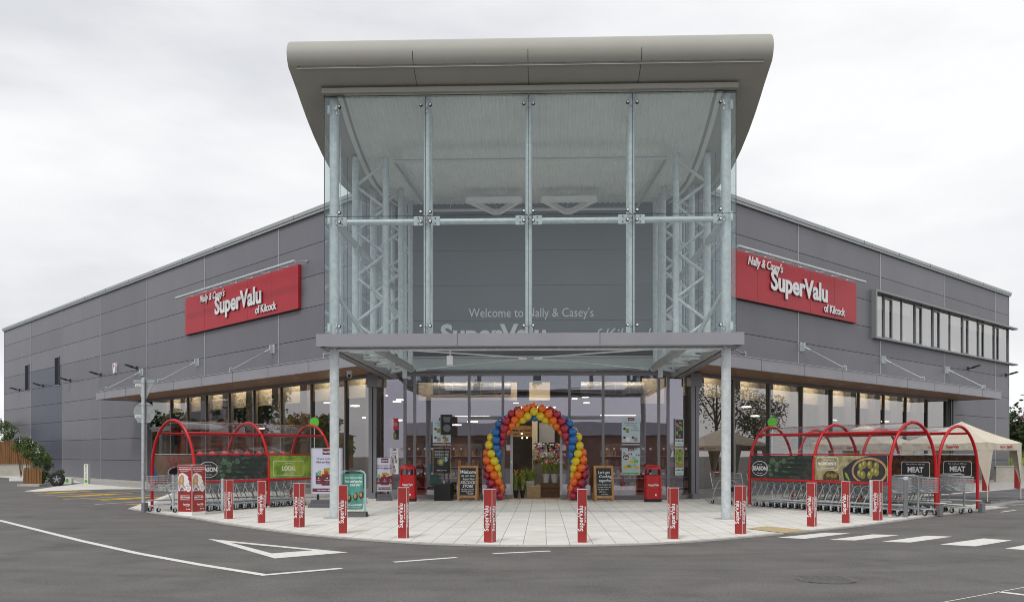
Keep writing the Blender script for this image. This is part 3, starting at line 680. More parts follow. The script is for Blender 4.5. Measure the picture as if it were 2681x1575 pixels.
# canopies
for s, tend in ((-1, 22.6), (1, 23.9)):
    X = WFM(s); P = 2.1; o = -2.65
    plan = [(s * -.35, -.02), (s * tend, -.02), (s * tend, -P), (s * o, -P)]
    if s > 0: plan = plan
    g = MB(); g.prism(plan[::-1] if s > 0 else plan, 4.47, 4.80, 'fascia', X); cn = g.build('canopy', B)
    g = MB(); pl2 = [(s * -.3, -.04), (s * (tend - .06), -.04), (s * (tend - .06), -P + .06), (s * (o + .1), -P + .06)]
    g.prism(pl2[::-1] if s > 0 else pl2, 4.455, 4.469, 'soffit', X)
    for i in range(9):
        t = 1.2 + i * 2.5; g.lathe([(.09, 4.452), (.09, 4.456)], 'lamp' if False else 'galv', 12, X @ Matrix.Translation((s * t, -1.1, 0)))
    g.build('soffit', cn)
    g = MB(); g.box(s * o, -P - .03, 4.43, s * (tend + .03), -P, 4.83, 'fascia', X); g.box(s * tend, -P, 4.43, s * (tend + .03), -.02, 4.83, 'fascia', X)
    g.box(s * o, -P - .06, 4.83, s * (tend + .05), -P + .1, 4.85, 'trim', X)
    for i in range(8): g.box(s * (1.0 + i * 2.9), -P - .034, 4.43, s * (1.012 + i * 2.9), -P - .029, 4.83, 'dark', X)
    g.build('fascia', cn)
    for t in (.35, 7.5, 14.9, 22.3 if s > 0 else 21.9):
        g = MB(); g.box(s * (t - .04), -.16, 5.8, s * (t + .04), 0, 6.12, 'galv', X); g.box(s * (t - .14), -.03, 5.78, s * (t + .14), 0, 6.14, 'galv', X)
        g.tube([(s * t, -.14, 5.94), (s * t, -1.84, 4.98)], .022, 'chrome', 8, X); g.tube([(s * t, -.14, 5.94), (s * t, -.4, 5.79)], .04, 'galv', 8, X)
        g.tube([(s * (t - .02), -1.84, 5.0), (s * (t + .02), -1.84, 5.0)], .09, 'galv', 12, X); g.box(s * (t - .02), -1.93, 4.8, s * (t + .02), -1.75, 5.0, 'galv', X)
        g.build('tie_rod', B, smooth=True)
# ribbon window on the right wing
X = WFM(1); g = MB()
g.box(13.77, -.22, 9.0, 32.5, .1, 9.09, 'ribframe', X); g.box(13.77, -.22, 6.87, 32.5, .1, 6.95, 'ribframe', X); g.box(13.77, -.22, 6.951, 13.90, .1, 8.999, 'ribframe', X)
rw = g.build('ribbon_window', B)
g = MB(); rm = [13.92, 15.06, 15.95, 17.03, 18.5, 19.31, 20.64, 21.51, 22.88, 24.55, 25.37, 26.83, 27.65, 29.25, 29.97, 31.5]
for t in rm: pg_ = MB(); pg_.box(t - .022, .0, 6.951, t + .022, .04, 8.999, 'frame', X); pg_.build('mullion', rw)
for i in (1, 4, 6, 9, 11, 13): g = MB(); g.box(rm[i] + .04, -.01, 7.0, rm[i] + .09, .03, 8.9, 'frame', X); g.box(rm[i + 1] - .09, -.01, 7.0, rm[i + 1] - .04, .03, 8.9, 'frame', X); g.box(rm[i] + .09, -.01, 7.0, rm[i + 1] - .09, .03, 7.06, 'frame', X); g.box(rm[i] + .09, -.01, 8.84, rm[i + 1] - .09, .03, 8.9, 'frame', X); g.build('sash', rw)
for i in range(len(rm) - 1):
    g = MB(); a0, a1 = rm[i] + .04, rm[i + 1] - .04
    g.add([(a0, .05, 6.96), (a1, .05, 6.96), (a1, .05, 8.99), (a0, .05, 8.99)], [(0, 1, 2, 3)], 'office', X); g.build('pane', rw)
g = MB(); g.box(13.8, 1.6, 6.5, 31.4, 1.7, 9.4, 'render', X); g.box(13.8, .2, 9.15, 31.4, 3.5, 9.2, 'render', X); g.box(13.8, .2, 6.7, 31.4, 3.5, 6.75, 'card', X)
for t in (14.6, 18.2, 21.9, 25.0, 28.5): g.box(t, .8, 6.75, t + .08, 1.6, 9.1, 'render', X)
for t in (17.3, 23.5): g.box(t, .15, 6.96, t + .4, .4, 7.2, 'white', X)
g.box(13.8, .16, 8.35, 18.4, .2, 8.99, 'cream', X); g.box(22.9, .16, 8.45, 31, .2, 8.99, 'cream', X)
g.build('office_interior', B)
# slot windows on the left wing
X = WFM(-1)
for t in (43.55, 36.65):
    g = MB(); g.box(-t - .5, -.03, 6.05, -t + .5, .0, 6.12, 'frame', X); g.box(-t - .5, -.03, 7.9, -t + .5, 0, 7.97, 'frame', X)
    for x in (-.5, .42): g.box(-t + x, -.03, 6.121, -t + x + .08, 0, 7.899, 'darkframe', X)
    g.box(-t - .42, -.02, 6.121, -t + .42, .0, 7.899, 'dark', X)
    o = g.build('slot_window', B)
    g = MB(); g.add([(-t - .42, -.025, 6.12), (-t + .42, -.025, 6.12), (-t + .42, -.025, 7.9), (-t - .42, -.025, 7.9)], [(0, 1, 2, 3)], 'slotglass', X); g.build('pane', o)

# entrance glazing
Y0 = 9.0; g = MB()
for x in (-4.45, -4.11, -2.21, -1.04, 1.26, 2.42, 4.33, 4.65): g.box(x - .045, Y0 - .05, .06, x + .045, Y0 + .1, 4.40, 'frame')
g.box(-4.5, Y0 - .06, 4.30, 4.7, Y0 + .1, 4.43, 'frame'); g.box(-4.5, Y0 - .06, .024, -1.04, Y0 + .12, .17, 'frame'); g.box(1.26, Y0 - .06, .024, 4.7, Y0 + .12, .17, 'frame')
g.box(-2.165, Y0 - .055, 2.78, -1.085, Y0 + .09, 2.90, 'frame'); g.box(1.305, Y0 - .055, 2.78, 2.375, Y0 + .09, 2.90, 'frame'); g.box(-.995, Y0 - .055, 2.78, 1.215, Y0 + .09, 2.90, 'frame')
for s, x in ((-1, 4.5), (1, 4.7)):
    g.prism([(s * x, Y0 - .04), (s * 5.55, 9.60), (s * 5.5, 9.72), (s * x, Y0 + .1)][::-s], .024, .17, 'frame'); g.prism([(s * x, Y0 - .04), (s * 5.55, 9.60), (s * 5.5, 9.72), (s * x, Y0 + .1)][::-s], 4.28, 4.42, 'frame')
g.build('entrance_frame', B)
panes = [(-4.45, -4.11, .17, 4.3), (-4.11, -2.21, .17, 4.3), (-2.21, -1.04, 2.9, 4.3), (-2.21, -1.04, .17, 2.78), (-1.04, 1.26, 2.9, 4.3), (1.26, 2.42, 2.9, 4.3), (1.26, 2.42, .17, 2.78), (2.42, 4.33, .17, 4.3), (4.33, 4.65, .17, 4.3)]
M['door'] = glassmat('door_glass', (.86, .84, .87), .31, rcol=(.85, .83, .97))
for x0, x1, z0, z1 in panes:
    g = MB(); g.add([(x0 + .045, Y0 + .03, z0), (x1 - .045, Y0 + .03, z0), (x1 - .045, Y0 + .03, z1), (x0 + .045, Y0 + .03, z1)], [(0, 1, 2, 3)], 'door'); g.build('entrance_window', B)
for s, x in ((-1, 4.5), (1, 4.7)):
    g = MB(); g.add([(s * x, Y0 + .03, .17), (s * 5.5, 9.65, .17), (s * 5.5, 9.65, 4.3), (s * x, Y0 + .03, 4.3)], [(0, 1, 2, 3)], 'door'); g.build('entrance_window', B)
g = MB()
for z in (1.77, .92):
    for x in [-4.3] + [-4.0 + .25 * i for i in range(7)] + [2.55 + .25 * i for i in range(7)] + [4.5]:
        g.tube([(x, Y0 + .015, z), (x, Y0 + .025, z)], .04, 'kerb', 12)
for s, x in ((-1, 4.6), (1, 4.8)):
    for k in range(3):
        f = k / 3; g.tube([(s * (x + .8 * f), Y0 + .05 + .56 * f, 1.77), (s * (x + .8 * f), Y0 + .06 + .56 * f, 1.77)], .04, 'kerb', 12)
split_build(g, 24, 14, 'glass_dot', B)
for s, x0, x1 in ((-1, -1.02, -.70), (1, .93, 1.24)):    # sliding leaves pushed back
    g = MB()
    xi = x1 if s < 0 else x0; xo = x0 if s < 0 else x1
    g.box(x0, Y0 + .14, .03, x1, Y0 + .2, .17, 'frame'); g.box(x0, Y0 + .14, 2.68, x1, Y0 + .2, 2.78, 'frame')
    g.box(xi, Y0 + .14, .171, xi - s * -.09 if s > 0 else xi - .09, Y0 + .2, 2.679, 'trim'); g.box(xo, Y0 + .14, .171, xo + .04 * (1 if s < 0 else -1), Y0 + .2, 2.679, 'frame')
    dr = g.build('sliding_door', B)
    g = MB(); g.add([(x0, Y0 + .17, .17), (x1, Y0 + .17, .17), (x1, Y0 + .17, 2.68), (x0, Y0 + .17, 2.68)], [(0, 1, 2, 3)], 'door'); g.build('pane', dr)
    g = MB(); xm = xi - .045 if s < 0 else xi + .045; g.box(xm - .012, Y0 + .125, 1.28, xm + .012, Y0 + .14, 1.36, 'white'); g.build('handle', dr)
    g = MB(); xm = (x0 + x1) / 2; g.box(xm - .07, Y0 + .155, 1.72, xm + .07, Y0 + .165, 1.92, 'white'); g.box(xm - .07, Y0 + .155, 1.62, xm + .07, Y0 + .165, 1.72, 'bollred'); g.build('door_notice', dr)
g = MB(); g.box(.02, Y0 - .12, 4.12, .28, Y0 - .065, 4.28, 'darkframe'); g.box(-.0, Y0 - .1, 4.0, .3, Y0 - .07, 4.12, 'galv'); g.build('door_sensor', B)

# interior shell
g = MB(); fp = [(-4.4, 9.12), (4.6, 9.12), wing(1, .2, -.3), wing(1, 31, -.3), (10, 44), (-12, 44), wing(-1, 36, -.3), wing(-1, .2, -.3)]
n = len(fp)
g.add([(x, y, .028) for x, y in fp], [tuple(range(n))], 'floor'); g.build('shop_floor', B)
g = MB(); g.add([(x, y, 5.2) for x, y in fp], [tuple(range(n))[::-1]], 'ceil')
g.build('shop_ceiling', B)
g = MB()
g.add([(-12, 25, 0), (14, 25, 0), (14, 25, 5.2), (-12, 25, 5.2)], [(0, 1, 2, 3)], 'inwall')
for s in (-1, 1):
    p0, p1 = wing(s, 0, -9), wing(s, 34, -9)
    p0 = (s * 11, 25)
    g.add([(*p0, 0), (*p1, 0), (*p1, 5.2), (*p0, 5.2)], [(0, 1, 2, 3)], 'inwall')
g.build('partition', B)
for s, e_ in ((-1, 21.1), (1, 22.5)):
    X = WFM(s); g = MB(); g.box(s * .9, 1.0, 3.75, s * e_, 1.05, 4.9, 'cream', X)
    for i in range(9): g.box(s * (1.0 + i * 2.4), .6, .05, s * (1.55 + i * 2.4), .9, 4.9, 'inwall' if s < 0 else 'ceil', X)
    g.box(s * .9, .3, 4.44, s * e_, .44, 4.9, 'ceil', X)
    g.build('bulkhead', B)
g = MB(); g.box(-4.2, 10.6, 3.55, -.6, 10.7, 4.2, 'cream'); g.box(-.15, 10.6, 3.55, .6, 10.7, 4.2, 'cream'); g.box(3.9, 10.3, 3.4, 4.7, 10.4, 4.3, 'cream'); g.build('bulkhead', B)
for x0, x1 in ((-3.6, -.8), (1.7, 3.9)):
    g = MB(); g.tube([(x0, 10.2, 3.95), (x1, 10.2, 3.95)], .22, 'galvd', 16)
    for i in range(5): g.tube([(x0 + .2 + i * .5, 10.2, 3.95), (x0 + .23 + i * .5, 10.2, 3.95)], .23, 'cream', 16)
    g.build('air_duct', B, smooth=True)
random.seed(11); g = MB()
for i in range(10):
    x, y = random.uniform(-9, 9), random.uniform(11.5, 24)
    g.tube([(x, y, 3.9 + random.uniform(0, .9)), (x, y, 3.97 + random.uniform(0, .0) + .9)], .0, 'ceil', 3) if False else None
    z = random.choice((3.5, 3.9, 4.4)) + random.uniform(-.15, .15); g.box(x - .13, y - .13, z, x + .10, y + .10, z + .02, 'lamp')
for s in (-1, 1):
    X = WFM(s)
    for i in range(9):
        t = random.uniform(1, 21); p = random.uniform(2.5, 8.5); z = random.choice((2.9, 3.3, 3.7, 4.2))
        if s > 0 and i % 2: g.box(s * t - .6, p, z, s * t + .6, p + .04, z + .02, 'lamp', X)
        else: g.box(s * t - .15, p - .15, z, s * t + .15, p + .15, z + .05, 'lamp', X)
for x, y in ((-3, 9.7), (-.8, 9.7), (1.6, 9.7), (3.6, 9.7), (-2, 12), (2, 12)): g.box(x - .5, y - .25, 5.1, x + .5, y + .25, 5.15, 'fillpanel')  # added fill panels above the window head, lighting the cream bulkheads
for s in (-1, 1):
    for i in range(8): t = 2 + 2.6 * i; g.box(s * t - .6, .45, 4.95, s * t + .6, .8, 5.0, 'fillpanel', WFM(s)); pass  # more added fill panels, out of sight over the wing windows
g.box(-.6, 10.3, 3.26, .8, 10.36, 3.28, 'fillpanel')  # glowing strip added to lift the dark doorway
for x0, y in ((-3.2, 14), (2.6, 13.4)): g.box(x0, y, 3.1, x0 + 1.4, y + .04, 3.12, 'lamp')
split_build(g, 8, 6, 'ceiling_lamp_and_fill', B)  # shop lamps together with the added fill panels
# tower ceiling lamps
for x in (-1.13, 1.13):
    g = MB(); Rr = 1.0
    def tri(sc, z):
        pts = []
        for cx, cy, a0 in ((-.72, -.62, 180), (.72, -.62, 270), (0, .78, 30)):
            for j in range(5):
                a = radians(a0 + j * 30 - (30 if a0 == 30 else 0)); pts.append((x + (cx * sc + .14 * cos(a)), 5.6 + cy * sc + .14 * sin(a), z))
        return pts
    o1, o2, i1, i2 = tri(1, 9.17), tri(1, 9.30), tri(.62, 9.17), tri(.62, 9.30); n = len(o1)
    g.add(o1 + o2 + i1 + i2, [(i, (i + 1) % n, n + (i + 1) % n, n + i) for i in range(n)] + [(2 * n + i, 3 * n + i, 3 * n + (i + 1) % n, 2 * n + (i + 1) % n) for i in range(n)] +
          [(i, 2 * n + i, 2 * n + (i + 1) % n, (i + 1) % n) for i in range(n)] + [(n + i, n + (i + 1) % n, 3 * n + (i + 1) % n, 3 * n + i) for i in range(n)], 'white')
    for dx, dy in ((-.7, -.6), (.7, -.6), (0, .8)): g.tube([(x + dx, 5.6 + dy, 9.3), (x, 5.6, 9.68)], .005, 'white', 4)
    g.build('triangular_lamp', B)
g = MB()
for a, b in (((-3.6, 1.7), (3.6, 1.7)), ((3.6, 1.7), (3.3, 6.5)), ((3.3, 6.5), (-3.3, 6.5)), ((-3.3, 6.5), (-3.6, 1.7))): g.tube([(*a, 9.36), (*b, 9.36)], .05, 'trim', 4)
for x in (-2.6, 2.6):
    for y in (1.7, 6.5): g.tube([(x, y, 9.4), (x, y, 9.8)], .008, 'chrome', 4)
g.build('lighting_track', B)
g = MB(); bk = [wing(-1, 49.7, 0), (-6, 82), wing(1, 31.6, 0)]
g.add([(*bk[0], 0), (*bk[1], 0), (*bk[1], 11), (*bk[0], 11)], [(0, 1, 2, 3)], 'clad'); g.add([(*bk[1], 0), (*bk[2], 0), (*bk[2], 11), (*bk[1], 11)], [(0, 1, 2, 3)], 'clad')
g.build('rear_wall', B)
g = MB(); rf = [(-4.85, 9.05), (4.85, 9.05), wing(1, 31.5, -.1), (-6, 82), wing(-1, 49.6, -.1)]
g.add([(x, y, 10.95) for x, y in rf], [tuple(range(5))], 'coping'); g.build('roof', B)

# ------------------------------------------------------------------ wall signs
for s, t0, t1, tr0, tr1, lab, tx in ((-1, 5.2, 16.03, 4.4, 15.7, 'long red shop sign with white lettering on the left wing, lamp rail above it', (14.3, 12.65, 8.75)),
                          (1, 1.95, 12.02, 1.7, 11.6, 'long red shop sign on the right wing, its near end behind the tower glass', (3.25, 4.85, 9.05))):
    wx, wy = wing(s, (t0 + t1) / 2, .02)
    Wd = t1 - t0; sg = thing('shop_sign', lab, 'sign', wx, wy, 7.38, s * pi / 4, 'red shop signs on the wings')
    g = MB(); g.box(-Wd / 2, -.12, 0, Wd / 2, 0, 1.75, 'signred'); 
    g.box(-Wd / 2, -.125, -.02, Wd / 2, .0, 0, 'shadowred'); g.box((-Wd / 2) - .01, -.122, 0, -Wd / 2, 0, 1.75, 'trim'); g.build('panel', sg)
    g = MB()
    for k in range(1, 5): g.box(-Wd / 2 + Wd * k / 5, -.123, .005, -Wd / 2 + Wd * k / 5 + .006, -.119, 1.745, 'shadowred')
    g.build('panel_joint', sg)
    x0 = s * (tx[0] - (t0 + t1) / 2); x1 = s * (tx[1] - (t0 + t1) / 2); x2 = s * (tx[2] - (t0 + t1) / 2)
    for k, (yy, kk_, dx, dz) in enumerate(((-.128, 'shadowred', -.03 * s, -.03), (-.155, 'wlet', 0, 0))):  # first pass is a dark shifted copy, the letters' shadow put in as colour
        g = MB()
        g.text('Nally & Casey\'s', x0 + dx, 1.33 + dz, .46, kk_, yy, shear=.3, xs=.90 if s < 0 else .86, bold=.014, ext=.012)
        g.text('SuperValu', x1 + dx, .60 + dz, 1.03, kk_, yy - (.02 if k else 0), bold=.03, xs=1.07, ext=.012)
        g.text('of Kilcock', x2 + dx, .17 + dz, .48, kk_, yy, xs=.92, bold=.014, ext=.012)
        g.build('lettering' if k else 'letter_shadow', sg)
    g = MB(); a, b = sorted((s * (tr0 - (t0 + t1) / 2), s * (tr1 - (t0 + t1) / 2)))
    g.tube([(a, -.72, 1.66), (b, -.72, 1.66)], .055, 'galv', 10); n_ = 8
    for i in range(n_):
        x = a + .3 + (b - a - .6) * i / (n_ - 1); g.tube([(x, -.72, 1.66), (x, -.02, 1.80)], .018, 'galv', 6); g.tube([(x, -.74, 1.72), (x, -.7, 1.66)], .03, 'galvd', 6); g.tube([(x, -.06, 1.80), (x, 0, 1.8)], .045, 'galv', 8)
    g.build('lamp_rail', sg, smooth=True)
# wall lamps
for s, t, lab in ((-1, 45.46, 'black wall lamp at the far left end of the left wing'), (-1, 39.79, 'black wall lamp between the two slot windows'), (-1, 33.98, 'black wall lamp just right of the slot windows'),
                  (-1, 28.34, 'black wall lamp left of the white alarm box'), (-1, 22.67, 'black wall lamp right of the white alarm box'),
                  (1, 25.3, 'black wall lamp under the ribbon window'), (1, 31.1, 'black wall lamp at the far right corner of the building')):
    wx, wy = wing(s, t, 0); L_ = thing('wall_lamp', lab, 'wall lamp', wx, wy, 6.24, s * pi / 4, 'black lamps on the wing walls')
    g = MB(); g.box(-.09, -.05, -.09, .09, 0, .09, 'black'); g.tube([(0, -.03, 0), (0, -.3, .02)], .035, 'black', 8); g.build('bracket', L_)
    X_ = Matrix.Translation((0, -.25, .0)) @ Matrix.Rotation(radians(-14), 4, 'X'); g = MB(); g.prism([(-.12, 0), (.12, 0), (.14, -.1), (.11, -.42), (-.11, -.42), (-.14, -.1)][::-1], 0, .07, 'black', X_); g.build('head', L_)
    g = MB(); g.box(-.09, -.39, -.006, .09, -.16, -.001, 'kerb', X_); g.build('lens', L_)
def alarm(a, b, z, rot, lab):
    L_ = thing('alarm_box', lab, 'alarm', a, b, z, rot, 'alarm boxes'); g = MB()
    g.slab([(-.17, .28), (-.2, .1), (-.14, -.28), (.14, -.28), (.2, .1), (.17, .28)], -.12, 0, 'white'); g.build('case', L_)
    g = MB(); g.slab([(-.09, .06), (.09, .06), (.07, .2), (-.07, .2)], -.125, -.119, 'signred'); g.build('badge', L_)
alarm(*wing(-1, 25.87), 6.45, -pi / 4, 'white alarm box on the left wing wall')
alarm(4.6, 8.9, 6.1, 0, 'small white alarm box inside the right side of the glass tower')
cc = thing('security_camera', 'small white dome camera under the left canopy near the corner post', 'camera', *wing(-1, -.4, 1.35), 4.45, -.5)
g = MB(); g.lathe([(.11, 0), (.11, -.06), (.09, -.08), (.09, -.10)][::-1], 'white', 16); g.build('base', cc); g = MB(); g.ball((0, 0, -.16), .10, 'white', 14); g.build('housing', cc, smooth=True)
g = MB(); g.ball((.03, -.05, -.19), .06, 'black', 10); g.build('lens', cc, smooth=True)

# ------------------------------------------------------------------ bollards
bl_ = [(-7.3, -.4, 599, 17, 'left'), (-6.09, -1.66, 685, 4, 'left'), (-4.91, -2.78, 784, 45, 'left'), (-3.64, -4.2, 897, 2, 'left'), (-2.27, -5.19, 1056, 17, 'right'), (-.6, -5.92, 1283, 26, 'right'),
       (1.05, -5.87, 1524, 3, 'left'), (2.77, -5.17, 1762, 17, 'left'), (4.25, -4.1, 1939, 28, 'right'), (6.21, -2.19, 2125, 17, 'right'), (7.28, -1.19, 2215, 7, 'right'), (8.31, -.34, 2298, 27, 'right')]
BLAB = ['red square bollard at the left end of the row, right of the tall promotional column', 'second red bollard from the left, before the middle hoop of the left trolley shelter', 'red bollard turned to show two equal faces, before the lilac poster stand',
        'red bollard standing against the left steel column, before the green coffee sign', 'red bollard in front of the left red litter bin', 'red bollard below the left foot of the balloon arch, showing two faces',
        'red bollard below the right foot of the balloon arch, showing one wide face', 'red bollard left of the right steel column, before the right litter bin window', 'red bollard just right of the right steel column, beside the buff tactile paving',
        'red bollard before the middle hoop of the right trolley shelter', 'red bollard under the olive picture of the right trolley shelter', 'red bollard at the right end of the row, left of the slim steel post']
bol = None
for i, (a, b, u, th, sd2) in enumerate(bl_):
    rot = T - math.atan((u - 1340.5) / 2337) + radians(th if sd2 == 'left' else -th)
    if bol is None:
        bol = thing('bollard', BLAB[0], 'bollard', a, b, .02, rot, 'red bollards around the forecourt')
        g = MB(); h = .082; H_ = .945
        g.box(-h, -h, 0, h, h, H_, 'bollred'); g.build('post', bol)
        g = MB()
        for x in (-1, 1):
            for y in (-1, 1): g.box(x * (h - .002), y * (h - .002), 0, x * (h + .0025), y * (h + .0025), H_, 'white')
        g.build('corner_trim', bol)
        g = MB(); g.box(-h - .004, -h - .004, H_, h + .004, h + .004, H_ + .008, 'white'); g.box(-h + .01, -h + .01, H_ + .008, h - .01, h - .01, H_ + .014, 'bollred'); g.build('cap', bol)
        for k in range(4):
            g = MB(); X_ = Matrix.Rotation(k * pi / 2, 4, 'Z')
            g.text('SuperValu', .012, .20, .125, 'wlet', -h - .002, X=X_, bold=.016, rot=-pi / 2, xs=.90, ext=.001)
            g.text('Real Food, Real People', .060, .36, .038, 'wlet', -h - .002, X=X_, bold=.02, rot=-pi / 2, xs=.8, ext=.001)
            g.build('lettering', bol)
    else: clone(bol, a, b, .02, rot, BLAB[i])
def rpost(a, b, h, lab, rot=0, txt=None, m='bollred'):
    o = thing('bollard', lab, 'bollard', a, b, .02, rot); g = MB(); g.box(-.1, -.1, 0, .1, .1, h, m); g.build('post', o)
    g = MB(); g.box(-.105, -.105, h, .105, .105, h + .012, 'white'); g.build('cap', o)
    if txt:
        g = MB(); g.text(txt, .03, h * .25, .11, 'white', -.102, rot=-pi / 2, bold=.03, xs=.8); g.ell(0, h * .88, .07, .07, -.104, -.101, 'white'); g.build('lettering', o)
rpost(-17.43, 18.4, 1.28, 'red parent and child bay post by the side door of the left wing', -.2, 'PARENT & CHILD')
rpost(19.28, 17.0, 1.3, 'red bay post behind the near leg of the gazebo', .5); rpost(21.98, 19.6, 1.3, 'red bay post behind the right leg of the gazebo', .5)
o = thing('charging_post', 'white and green charging post on the left footpath', 'post', *at(228, 47.3), .02, -.1)
g = MB(); g.box(-.12, -.10, 0, .12, .10, 1.03, 'white'); g.build('post', o)
g = MB(); g.text('Charge Point', .03, .27, .11, 'green', -.103, rot=-pi / 2, bold=.02); g.ell(0, .13, .09, .09, -.105, -.101, 'green'); g.ell(0, .93, .05, .06, -.105, -.101, 'wood'); g.build('lettering', o)
o = thing('low_sign', 'low white block with a green disc on the left footpath', 'sign', *at(180, 46.6), .02, -.1)
g = MB(); g.box(-.22, -.1, 0, .22, .1, .34, 'white'); g.build('block', o); g = MB(); g.ell(-.03, .19, .09, .1, -.104, -.101, 'green'); g.build('disc', o)
# steel posts
for i, (a, b, h, lab) in enumerate(((-7.39, 2.2, .90, 'slim pale steel post before the left trolley row, left of the first red bollard'), (8.74, 1.28, .9, 'slim pale steel post inside the right trolley shelter, left of the last red bollard'),
                       (9.35, .61, 1.0, 'thick steel bollard with a bright cap at the front of the right trolley shelter'))):
    u = 0; 
    if i == 0: a, b = -8.35, 2.05
    o = thing('steel_post', lab, 'post', a, b, .02); r_ = .055 if i == 2 else .035
    g = MB(); g.lathe([(r_, 0), (r_, h)], 'frame' if i == 2 else 'galv', 14); g.build('post', o, smooth=True); g = MB(); g.lathe([(r_ + .004, h - .07), (r_ + .004, h), (r_ * .7, h + .012)], 'galv', 14); g.build('cap', o, smooth=True)
    g = MB(); g.lathe([(.09, 0), (.09, .01)], 'galv', 14); g.build('base_plate', o)

# ------------------------------------------------------------------ trolleys
def make_trolley(lab):
    t = thing('shopping_trolley', lab, 'shopping trolley', 0, 0, .02)
    g = MB(); r = .0035; wr = .235; wf = .19
    def cor(y, top):     # y from -.5 (nose) to .4 (rear)
        f = (y + .5) / .9; hw = wf + (wr - wf) * f; return (hw, .96 + .04 * f if top else .60 - .12 * f)
    for z_f in [0, .12, .24, .36, .48, .6, .72, .84, 1]:
        pts = []
        for sx, y in ((-1, .4), (-1, -.5), (1, -.5), (1, .4)):
            hw, zt = cor(y, True); _, zb = cor(y, False); pts.append((sx * hw, y, zb + (zt - zb) * z_f))
        rr = r * 2.2 if z_f in (0, 1) else r
        g.tube(pts, rr, 'chrome', 4)
    for i in range(23):
        y = -.5 + .9 * i / 22
        for sx in (-1, 1): hw, zt = cor(y, True); _, zb = cor(y, False); g.tube([(sx * hw, y, zb), (sx * hw, y, zt)], r, 'chrome', 3)
        if i % 2 == 0: hw, _ = cor(y, False); _, zb = cor(y, False); g.tube([(-hw, y, zb), (hw, y, zb)], r, 'chrome', 3)
    for i in range(11):
        x = -wf + 2 * wf * i / 10; g.tube([(x, -.5, .60), (x, -.5, .96)], r, 'chrome', 3); x2 = x * wr / wf; g.tube([(x, -.5, .6), (x2, .4, .48)], r, 'chrome', 3)
    g.build('basket', t)
    g = MB()
    for sx in (-1, 1):
        g.tube([(sx * .20, -.42, .16), (sx * .24, .1, .19), (sx * .26, .36, .19), (sx * .255, .33, .3), (sx * .235, .14, .66), (sx * .225, .08, .725), (sx * .215, -.02, .745), (sx * .20, -.38, .60)], .0135, 'galv', 6)
        g.tube([(sx * .24, .38, .52), (sx * .25, .50, 1.0)], .012, 'galv', 6)
    g.tube([(-.2, -.42, .16), (.2, -.42, .16)], .0135, 'galv', 6); g.tube([(-.235, .12, .2), (.235, .12, .2)], .01, 'galv', 6)
    for x in (-.1, 0, .1): g.tube([(x, -.42, .17), (x, .36, .21)], .006, 'chrome', 4)
    g.build('chassis', t, smooth=True)
    g = MB(); g.tube([(-.26, .5, 1.0), (.26, .5, 1.0)], .019, 'greyp', 8); g.box(-.08, .47, .99, .08, .53, 1.03, 'red'); g.build('handle', t)
    for sx in (-1, 1):
        for y in (-.40, .37):
            x = sx * (.19 if y < 0 else .25)
            g = MB(); X_ = Matrix.Translation((x, y, 0)); g.tube([(x - .014, y, .062), (x + .014, y, .062)], .062, 'rubber', 14)
            g.tube([(x - .017, y, .062), (x + .017, y, .062)], .03, 'galv', 8); g.box(x - .022, y - .02, .09, x + .022, y + .03, .16, 'galv'); g.build('wheel', t)
    return t
TR = make_trolley('shopping trolley standing apart at the back end of the right shelter, handle towards the shop')
TR.location = W(*[6.15, 6.55], .02); TR.rotation_euler = (0, 0, radians(30) - T + radians(180) * 0)
def row(org, ang, x, y0, n, pitch, grp, lab, first=None, last=None):
    for i in range(n):
        y = y0 + pitch * i; a = org[0] + x * cos(ang) - y * sin(ang); b = org[1] + x * sin(ang) + y * cos(ang)
        clone(TR, a, b, .02, ang, (first if i == 0 and first else last if i == n - 1 and last else lab), grp)
OR1, OR2, OL1 = (9.06, .87), (10.9, 2.35), (-10.5, 2.54)
AR, AL = radians(30), radians(-30)
row(OR1, AR, .42, .35, 19, .262, 'nested trolleys in the near row of the right shelter', 'wire shopping trolley nested within the near row of the right red shelter', 'front trolley of the near row in the right red shelter, behind the thick steel bollard')
row(OR1, AR, 1.25, .2, 15, .27, 'nested trolleys in the inner row of the right shelter', 'wire shopping trolley nested in the inner row of the right red shelter', 'front trolley of the inner row in the right red shelter')
row(OR2, AR, .5, -.05, 13, .27, 'nested trolleys in the far right shelter', 'wire shopping trolley nested in the far right red shelter', 'front trolley of the far right shelter, basket under the meat picture')
W_L = 1.78
row(OL1, AL, W_L - .42, .25, 13, .30, 'nested trolleys in the near row of the left shelter', 'wire shopping trolley nested in the near row of the left red shelter', 'front trolley of the near left row, behind the tall promotional column')
def seated(a, b, rot, lab):
    r = clone(TR, a, b, .02, rot, lab, 'trolleys with red baby seats in the left shelter')
    return r
proto_seat = None
for i in range(8):
    y = .9 + .44 * i + (.1 if i > 5 else 0); x = .45
    a = OL1[0] + x * cos(AL) - y * sin(AL); b = OL1[1] + x * sin(AL) + y * cos(AL)
    r = clone(TR, a, b, .02, AL, 'shopping trolley with a red domed baby seat in the inner row of the left shelter', 'trolleys with red baby seats in the left shelter')
    if proto_seat is None:
        g = MB(); g.ball((0, .35, 1.38), .165, 'signred', 14, sq=(1, .6, 1.75)); g.box(-.14, .2, 1.02, .14, .5, 1.14, 'signred'); proto_seat = g.build('baby_seat', r, smooth=True)
    else: c_ = proto_seat.copy(); COL.objects.link(c_); c_.parent = r
row(OL1, AL, .5, .1, 1, .3, None, 'single wire trolley at the open front of the left shelter, left of the promotional column')

